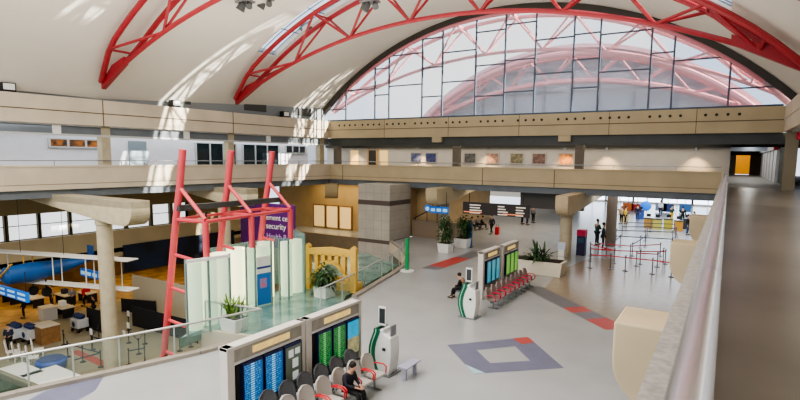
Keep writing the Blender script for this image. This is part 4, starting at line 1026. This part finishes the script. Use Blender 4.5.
# ================================================================== LOWER-LEFT FURNITURE
def cart(px, py, label):
    p = at(px, py, -5.4); x, y = p.x, p.y; t = root('bin_trolley', label, 'trolley', (x,y,-5.4), 'white and navy trolleys on the lower level')
    z = -5.4
    MB().box(x-.5,x+.5,y-.4,y+.4,z+.3,z+.95).build('tub', mat('dusty white', (206,210,214), .5), t, bevel=.05)
    MB().ball((x,y-.42,z+.6), .2, .03, .2).build('round_emblem', mat('navy', (30,50,96), .5), t, smooth=True)
    for k in (-.3,0,.3): MB().ball((x+k,y,z+1.1), .22, .25, .2).build('sack', MATS['navy'], t, smooth=True)
    for a in (-.4,.4):
        for b in (-.3,.3): MB().tube([(x+a-.03,y+b,z+.1),(x+a+.03,y+b,z+.1)], .1, 10).build('wheel', DARK, t)
    MB().box(x-.45,x+.45,y-.35,y+.35,z+.2,z+.3).build('chassis', DARK, t)
cart(80,331,'white trolley with navy sacks in front of the amber area'); cart(17,341,'white trolley with navy sacks nearest the far left column'); cart(31,342,'white trolley with navy sacks behind the white chairs')
def counter(a, b, h, d, label, m=WOOD, name='counter'):
    A_, B_ = at(*a, -5.4), at(*b, -5.4); t = root(name, label, 'counter', tuple((A_+B_)/2))
    MB().seg(A_, B_, 0, d, -5.4, -5.4+h-.06).build('cabinet', m, t); MB().seg(A_, B_, -.06, d+.06, -5.4+h-.06, -5.4+h).build('worktop', mat('pale worktop', (206,196,176), .4), t)
counter((42,346),(61,341),1.2,1.4,'brown box counter with a pale top behind the queue posts')
counter((44,322),(58,319),1.0,1.0,'pale topped counter in the amber lobby', m=mat('light grey box', (190,186,180), .6))
for i, (px, py, w_) in enumerate(((12,303,1.6),(34,306,1.8),(66,303,1.8),(88,301,1.6),(64,316,1.6))):
    p = at(px, py, -5.4); t = root('lobby_table', 'pale cluttered table in the amber lobby%s' % (' under the wide blue sign',' near the person in tan',' behind the person in grey',' farthest by the beige column',' just behind the single white trolley')[i], 'table', tuple(p), 'tables in the amber lobby')
    MB().box(p.x-w_/2,p.x+w_/2,p.y-.5,p.y+.5,-4.68,-4.6).build('table_top', mat('pale worktop', (206,196,176)), t)
    for a in (-w_/2+.1, w_/2-.1): MB().box(p.x+a-.04,p.x+a+.04,p.y-.4,p.y+.4,-5.4,-4.68).build('leg', DARK, t)
    o = MB().box(p.x-.35,p.x+.1,p.y-.2,p.y+.2,-4.6,-4.2).build('storage_box', (DARK, WHITE, NAVY, REDJ, WHITE)[i], bevel=.02); tag(o, '%s box on a lobby table%s' % (('black','white','navy','red','small white')[i], (' under the wide blue sign',' near the person in tan',' behind the person in grey',' by the beige column',' behind the single white trolley')[i]), 'box')
# white chairs
def make_chair():
    t = root('white_chair', 'white slatted chair', 'chair')
    MB().box(-.24,.24,-.24,.24,.42,.47).build('seat', WHITE, t, bevel=.015)
    MB().prism([(-.24,.45),(.24,.45),(.22,1.05),(.12,1.12),(-.12,1.12),(-.22,1.05)], lambda x, z: (x,.22+(z-.45)*.12,z), lambda x, z: (x,.26+(z-.45)*.12,z)).build('backrest', WHITE, t)
    for a in (-.2,.2):
        for b in (-.2,.2): MB().box(a-.02,a+.02,b-.02,b+.02,0,.43).build('leg', WHITE, t)
    return t
pc_ = Proto(make_chair()); 
for i, (px, py) in enumerate(((13,359),(20,361),(27,363),(34,365),(39,357))):
    p = at(px, py, -5.4); pc_.put(tuple(p), 'white chair in the row beside the blue round tub', rz=PI*.85, group='white chairs at the lower left', sc=1.1)
def white_table(px, py, w, d, label):
    p = at(px, py, -5.4); x, y = p.x, p.y; t = root('white_table', label, 'table', (x,y,-5.4), 'white tables at the lower left')
    MB().box(x-w/2,x+w/2,y-d/2,y+d/2,-4.7,-4.64).build('table_top', WHITE, t, bevel=.01)
    for a in (-w/2+.08,w/2-.08):
        for b in (-d/2+.08,d/2-.08): MB().box(x+a-.03,x+a+.03,y+b-.03,y+b+.03,-5.4,-4.7).build('leg', WHITE, t)
white_table(20,384,2.4,1.4,'white table in front of the white chairs at lower left'); white_table(53,390,3.0,1.8,'larger white table just behind the glass balustrade')
p = at(52,373,-5.4); t = root('blue_tub', 'large royal blue round tub beside the white chairs', 'tub', (p.x,p.y,-5.4))
MB().lathe((p.x,p.y,-5.4), [(.5,0),(.75,.3),(.8,.75),(.7,.85)], 28).build('shell', mat('royal blue', (26,70,156), .4), t, smooth=True); MB().lathe((p.x,p.y,-4.55), [(.7,0),(.6,.06)], 28).build('cover', mat('navy vinyl', (22,48,110), .5), t)
MB().box(p.x-.35,p.x+.35,p.y-.84,p.y-.76,-5.0,-4.85).build('pale_mark', mat('pale blue mark', (130,170,220), .5), t)
# low timber bench front left
o = root('long_planter_box', 'long grey timber box running in front of the tables at lower left', 'planter', tuple(at(20,395,-5.4)))
A_, B_ = at(-12,384,-5.4), at(36,404,-5.4)
MB().seg(A_, B_, 0, .25, -5.4, -4.5).build('near_side', mat('grey timber', (120,116,98), .8), o); MB().seg(A_, B_, -1.6, -1.35, -5.4, -4.5).build('far_side', MATS['grey timber'], o); MB().seg(A_, B_, -1.35, 0, -5.3, -4.8).build('planting', mat('dark mixed planting', (54,74,56), .9, noise=.6, nscale=3), o)
# blue hanging screens, left edge, lower lobby
def hang_screens(px0, py0, px1, py1, ydepth, rows, n, label, flagm):
    a = aty(px0, py0, ydepth); b = aty(px1, py1, ydepth); x0, x1 = min(a.x,b.x), max(a.x,b.x); z1, z0 = a.z, b.z
    t = root('hanging_sign', label, 'sign', ((x0+x1)/2,ydepth,z0), 'blue hanging signs')
    MB().box(x0,x1,ydepth,ydepth+.15,z0,z1).build('sign_board', flagm, t)
    h = (z1-z0)/rows; w = (x1-x0)/n
    for r in range(rows):
        for k in range(n): MB().box(x0+k*w+w*.15,x0+k*w+w*.85,ydepth-.02,ydepth,z0+r*h+h*.25,z0+r*h+h*.7).build('pale_pane', mat('pale blue pane', (160,206,240), .4, emit=.3), t)
    for x in (x0+.2, x1-.2): MB().tube([(x,ydepth+.07,z1),(x,ydepth+.07,z1+1.2)], .02, 5).build('hanger_rod', DARK, t)
BLU = mat('bright sign blue', (30,110,200), .4, emit=.15)
hang_screens(-22,279,27,303,13.5,2,5,'wide blue sign with pale panes at the far left edge over the lobby',BLU)
hang_screens(80,268,104,281,20.5,1,4,'small blue sign with pale panes left of the beige column',BLU)
hang_screens(430,206,448,214,38.5,1,3,'blue hanging sign with white pictograms beside the round blue symbol',BLU)
p = aty(427.5,208,38.4); t = root('round_symbol_sign', 'round blue symbol sign hanging left of the blue pictogram sign', 'sign', tuple(p))
MB().tube([(p.x,38.4,p.z),(p.x,38.5,p.z)], .3, 20).build('disc', BLU, t); MB().tube([(p.x,38.35,p.z-.05),(p.x,38.4,p.z-.05)], .17, 16).build('pale_disc', mat('pale blue pane', (160,206,240)), t)
# dark overhead wayfinding sign
t = root('wayfinding_sign', 'wide dark overhead sign with rows of white text hanging across the concourse', 'sign', (-14.5,38,3.3))
a = aty(463,201,37.5); b = aty(529,218,37.5)
MB().box(a.x,b.x,37.5,37.7,b.z,a.z-.05).build('sign_board', mat('dark brown sign', (50,42,40), .5), t)
r = random.Random(4)
for x0 in (a.x+.6, a.x+2.9, a.x+4.3):
    for k in range(4):
        z = a.z-.25-k*.2; MB().box(x0,x0+r.uniform(.6,1.0)*(1.3 if x0 < a.x+1 else .8),37.46,37.5,z-.05,z+.03).build('text_row', mat('white sign text', (220,214,200), .5, emit=.3), t)
for x0 in (a.x+.1, a.x+3.3): MB().box(x0,x0+1.5,37.45,37.5,b.z+.12,b.z+.2).build('red_text_row', mat('orange sign text', (230,140,100), .5, emit=.3), t)
for x in (a.x+.5, b.x-.5): MB().tube([(x,37.6,a.z-.1),(x,37.6,4.4)], .03, 6).build('hanger_rod', DARK, t)
# blue standing panel, crimson kiosk
p = at(468.5,247); t = root('standing_panel', 'tall blue standing panel beside the potted plant', 'panel', tuple(p))
MB().box(p.x-.3,p.x+.3,p.y-.05,p.y+.05,.05,1.95).build('panel', mat('slate blue panel', (60,110,160), .5), t); MB().box(p.x-.35,p.x+.35,p.y-.2,p.y+.2,0,.05).build('base', DARK, t)
p = at(581,255); t = root('ticket_machine', 'navy ticket machine with a magenta top beside the tan bracket column', 'machine', tuple(p))
MB().box(p.x-.3,p.x+.3,p.y-.3,p.y+.3,0,1.45).build('cabinet', mat('navy cabinet', (44,44,84), .5), t, bevel=.03); MB().box(p.x-.31,p.x+.31,p.y-.31,p.y+.31,1.45,1.9).build('magenta_header', mat('magenta', (206,40,90), .5), t)
MB().box(p.x-.2,p.x+.2,p.y-.33,p.y-.3,.95,1.3).build('screen', mat('dark aqua screen', (50,90,120)), t)
p = at(570,264); t = root('white_kiosk', 'small white kiosk standing at the foot of the tan bracket column', 'kiosk', (p.x-.5,p.y-.3,0))
MB().box(p.x-.7,p.x-.3,p.y-.5,p.y-.2,0,1.0).build('cabinet', WHITE, t, bevel=.03); MB().box(p.x-.75,p.x-.25,p.y-.5,p.y-.42,1.0,1.5).build('screen', mat('pale screen', (200,210,226), .4), t)
# check-in desks with yellow screens
for i, (px, py, m) in enumerate(((648,228,(176, 133, 62)),(657,229,(192, 179, 86)),(668,229,(195, 182, 70)),(678,231,(200, 140, 47)),(687,229,(60,56,60)),(625,222,(220,196,140)),(640,219,(60,90,160)))):
    p = at(px, py); t = root('check_in_desk', 'check-in desk with a %s front in the far hall' % ('tan','lime yellow','lemon yellow','amber','charcoal','cream','blue')[i], 'desk', tuple(p), 'check-in desks in the far hall')
    MB().box(p.x-.4,p.x+.4,p.y-.3,p.y+.3,0,1.0).build('desk_body', mat('desk %d' % i, m, .6), t); MB().box(p.x-.45,p.x+.45,p.y-.36,p.y+.36,1.0,1.06).build('worktop', DARK, t)
    MB().box(p.x-.2,p.x+.2,p.y-.02,p.y+.02,1.2,1.5).build('monitor', DARK, t)
p = at(646,232); z = 3.0; q = aty(646,206,p.y+14)
t = root('blue_balloon_sign', 'bright blue rounded sign hanging above the check-in desks', 'sign', tuple(q))
MB().ball(q, .62, .25, .62).build('sign_body', mat('balloon blue', (40,120,220), .4, emit=.3), t, smooth=True); MB().tube([(q.x,q.y,q.z+.6),(q.x,q.y,4.4)], .02, 5).build('hanger_rod', DARK, t)
# hall wall signs over desks (far wall colour bits)
cl = [((225,120,60),'orange'),((200,60,50),'red'),((60,80,140),'navy'),((230,206,120),'yellow'),((150,160,180),'grey'),((70,120,180),'blue')]
for i, (px, py) in enumerate(((628,207),(637,208),(668,208),(620,213),(661,207),(685,208))):
    q = aty(px, py, 80); t = root('wall_poster', 'distant %s sign board above the check-in counters' % cl[i][1], 'sign', tuple(q), 'distant sign boards in the check-in hall')
    MB().box(q.x-.7,q.x+.7,80,80.1,q.z-.55,q.z+.55).build('board', mat('sign '+cl[i][1], cl[i][0], .7), t)
    MB().tube([(q.x,80.05,q.z+.55),(q.x,80.05,4.4)], .03, 5).build('hanger_rod', DARK, t)
# ================================================================== BIPLANE
a = at(-14,250,.95); b = at(133,260,.95)
t = root('model_biplane', 'blue and white biplane hanging over the lower lobby behind the beige column', 'aeroplane', tuple((a+b)/2))
MB().seg(a, b, -.45, .45, .9, .98).build('upper_wing', mat('pale wing', (206,204,196), .5), t, bevel=.03)
MB().seg(a, b, -.42, .42, -.85, -.77).build('lower_wing', MATS['pale wing'], t, bevel=.03)
wd = Vector((b.x-a.x, b.y-a.y, 0)).normalized(); fd = Vector((-wd.y, wd.x, 0)); cm = a+(b-a)*.37; cm.z = -.1
fx = (fd*.97+wd*.22).normalized()
MB().tube([tuple(cm-fx*2.0), tuple(cm-fx*1.8), tuple(cm-fx*.6), tuple(cm+fx*1.2), tuple(cm+fx*3.4+Vector((0,0,.2)))], [.3,.52,.6,.46,.12], 14).build('fuselage', mat('aeroplane blue', (22,84,150), .45, noise=.2), t, smooth=True)
e = cm+fx*3.3
MB().bar(e-wd*1.4+Vector((0,0,.2)), e+wd*1.4+Vector((0,0,.2)), .7, .06).build('tailplane', MATS['aeroplane blue'], t)
MB().bar(e+Vector((0,0,.1)), e+Vector((0,0,1.1)), .7, .06).build('tail_fin', MATS['aeroplane blue'], t)
for u in (.12,.3,.5,.72,.9):
    for s in (-.3,.3):
        q = a+(b-a)*u+fd*s; MB().tube([(q.x,q.y,-.78),(q.x,q.y,.91)], .035, 6).build('wing_strut', MATS['pale wing'] if u != .3 else mat('yellow strut', (220,170,60), .5), t)
c_ = cm-fx*2.1; MB().bar(c_-wd*.9+Vector((0,0,-.8)), c_+wd*.9+Vector((0,0,.8)), .16, .04).build('propeller', mat('yellow strut', (220,170,60)), t)
for s in (-.5,.5):
    q = cm+wd*s; MB().tube([tuple(q+Vector((0,0,-.5))), tuple(q+Vector((0,0,-1.2)))], .05, 6).tube([tuple(q+wd*-.08+Vector((0,0,-1.3))), tuple(q+wd*.08+Vector((0,0,-1.3)))], .3, 14).build('landing_wheel', DARK, t)
for u in (.25,.55):
    q = a+(b-a)*u; MB().tube([(q.x,q.y,.98),(q.x,q.y,4.4)], .015, 5).build('suspension_cable', DARK, t)
# ================================================================== LIGHT
sc = bpy.context.scene
w = bpy.data.worlds.new('world'); sc.world = w; w.use_nodes = True; nt = w.node_tree; bg = nt.nodes['Background']
tc = nt.nodes.new('ShaderNodeTexCoord'); nz = nt.nodes.new('ShaderNodeTexNoise'); nz.inputs['Scale'].default_value = 2.2; nz.inputs['Detail'].default_value = 6
cr_ = nt.nodes.new('ShaderNodeValToRGB'); cr_.color_ramp.elements[0].color = (.60,.74,.98,1); cr_.color_ramp.elements[1].color = (.97,.98,1,1); cr_.color_ramp.elements[0].position = .38; cr_.color_ramp.elements[1].position = .52
nt.links.new(tc.outputs['Generated'], nz.inputs['Vector']); nt.links.new(nz.outputs['Fac'], cr_.inputs['Fac']); nt.links.new(cr_.outputs['Color'], bg.inputs['Color']); bg.inputs['Strength'].default_value = 1.0
def area(name, loc, size, energy, col=(1,1,1), rot=(0,0,0), sy=None):
    L = bpy.data.lights.new(name, 'AREA'); L.energy = energy; L.color = col; L.size = size
    if sy: L.shape = 'RECTANGLE'; L.size_y = sy
    o = bpy.data.objects.new(name, L); COL.objects.link(o); o.location = loc; o.rotation_euler = rot; return o
s = bpy.data.lights.new('sun', 'SUN'); s.energy = 15; s.color = (1,.93,.8); s.angle = .01
so = bpy.data.objects.new('sun', s); COL.objects.link(so); so.rotation_euler = Vector((1,.2,.31)).to_track_quat('Z','Y').to_euler()
area('vault_fill', (-15.5,2,17.5), 22, 5600, (1,.98,.95), sy=24)  # interior fill added under the crown, no fixture behind it
area('vault_up_fill', (-15.5,16,9.5), 22, 2200, (1,.95,.88), rot=(PI,0,0), sy=34)  # upward fill added to brighten the vault
area('hall_cool_fill', (-4,60,4.35), 16, 2300, (.84,.91,1), sy=34)
area('hall_warm_fill', (-17,50,4.3), 6, 260, (1,.82,.6), sy=14)  # warm fill added under the hall ceiling
area('lobby_fill', (-48,15,-1.1), 9, 700, (1,.72,.36), sy=40)  # amber fill added to make the lower lobby glow
area('pit_fill', (-30,20,4.2), 8, 500, (1,.93,.8), sy=26)  # added fill over the lower level, no fixture
area('gallery_fill', (-35.3,20,8.65), 2, 420, (.93,.96,1), sy=46)  # added fill along the left gallery ceiling, no fixture
area('far_gallery_light', (-16,YF+1.8,8.6), 30, 260, (1,.9,.76), sy=2)
area('corner_light', (-34,42.5,4.2), 8, 170, (1,.8,.5), sy=3)
area('walkway_fill', (3.6,15,8.66), .25, 160, (1,.95,.88), sy=40)  # narrow fill added over the walkway, not an actual fitting
area('corridor_fill', (1.6,60,8.66), .25, 160, (1,.97,.9), sy=24)  # thin fill strip added to brighten the corridor
sc.view_settings.view_transform = 'AgX'
sc.view_settings.look = 'AgX - Medium High Contrast'
sc.view_settings.exposure = .8
sc.cycles.max_bounces = 6; sc.cycles.diffuse_bounces = 3; sc.cycles.glossy_bounces = 3; sc.cycles.transparent_max_bounces = 12
sc.cycles.sample_clamp_indirect = 4; sc.cycles.use_denoising = True; sc.cycles.caustics_reflective = False; sc.cycles.caustics_refractive = False
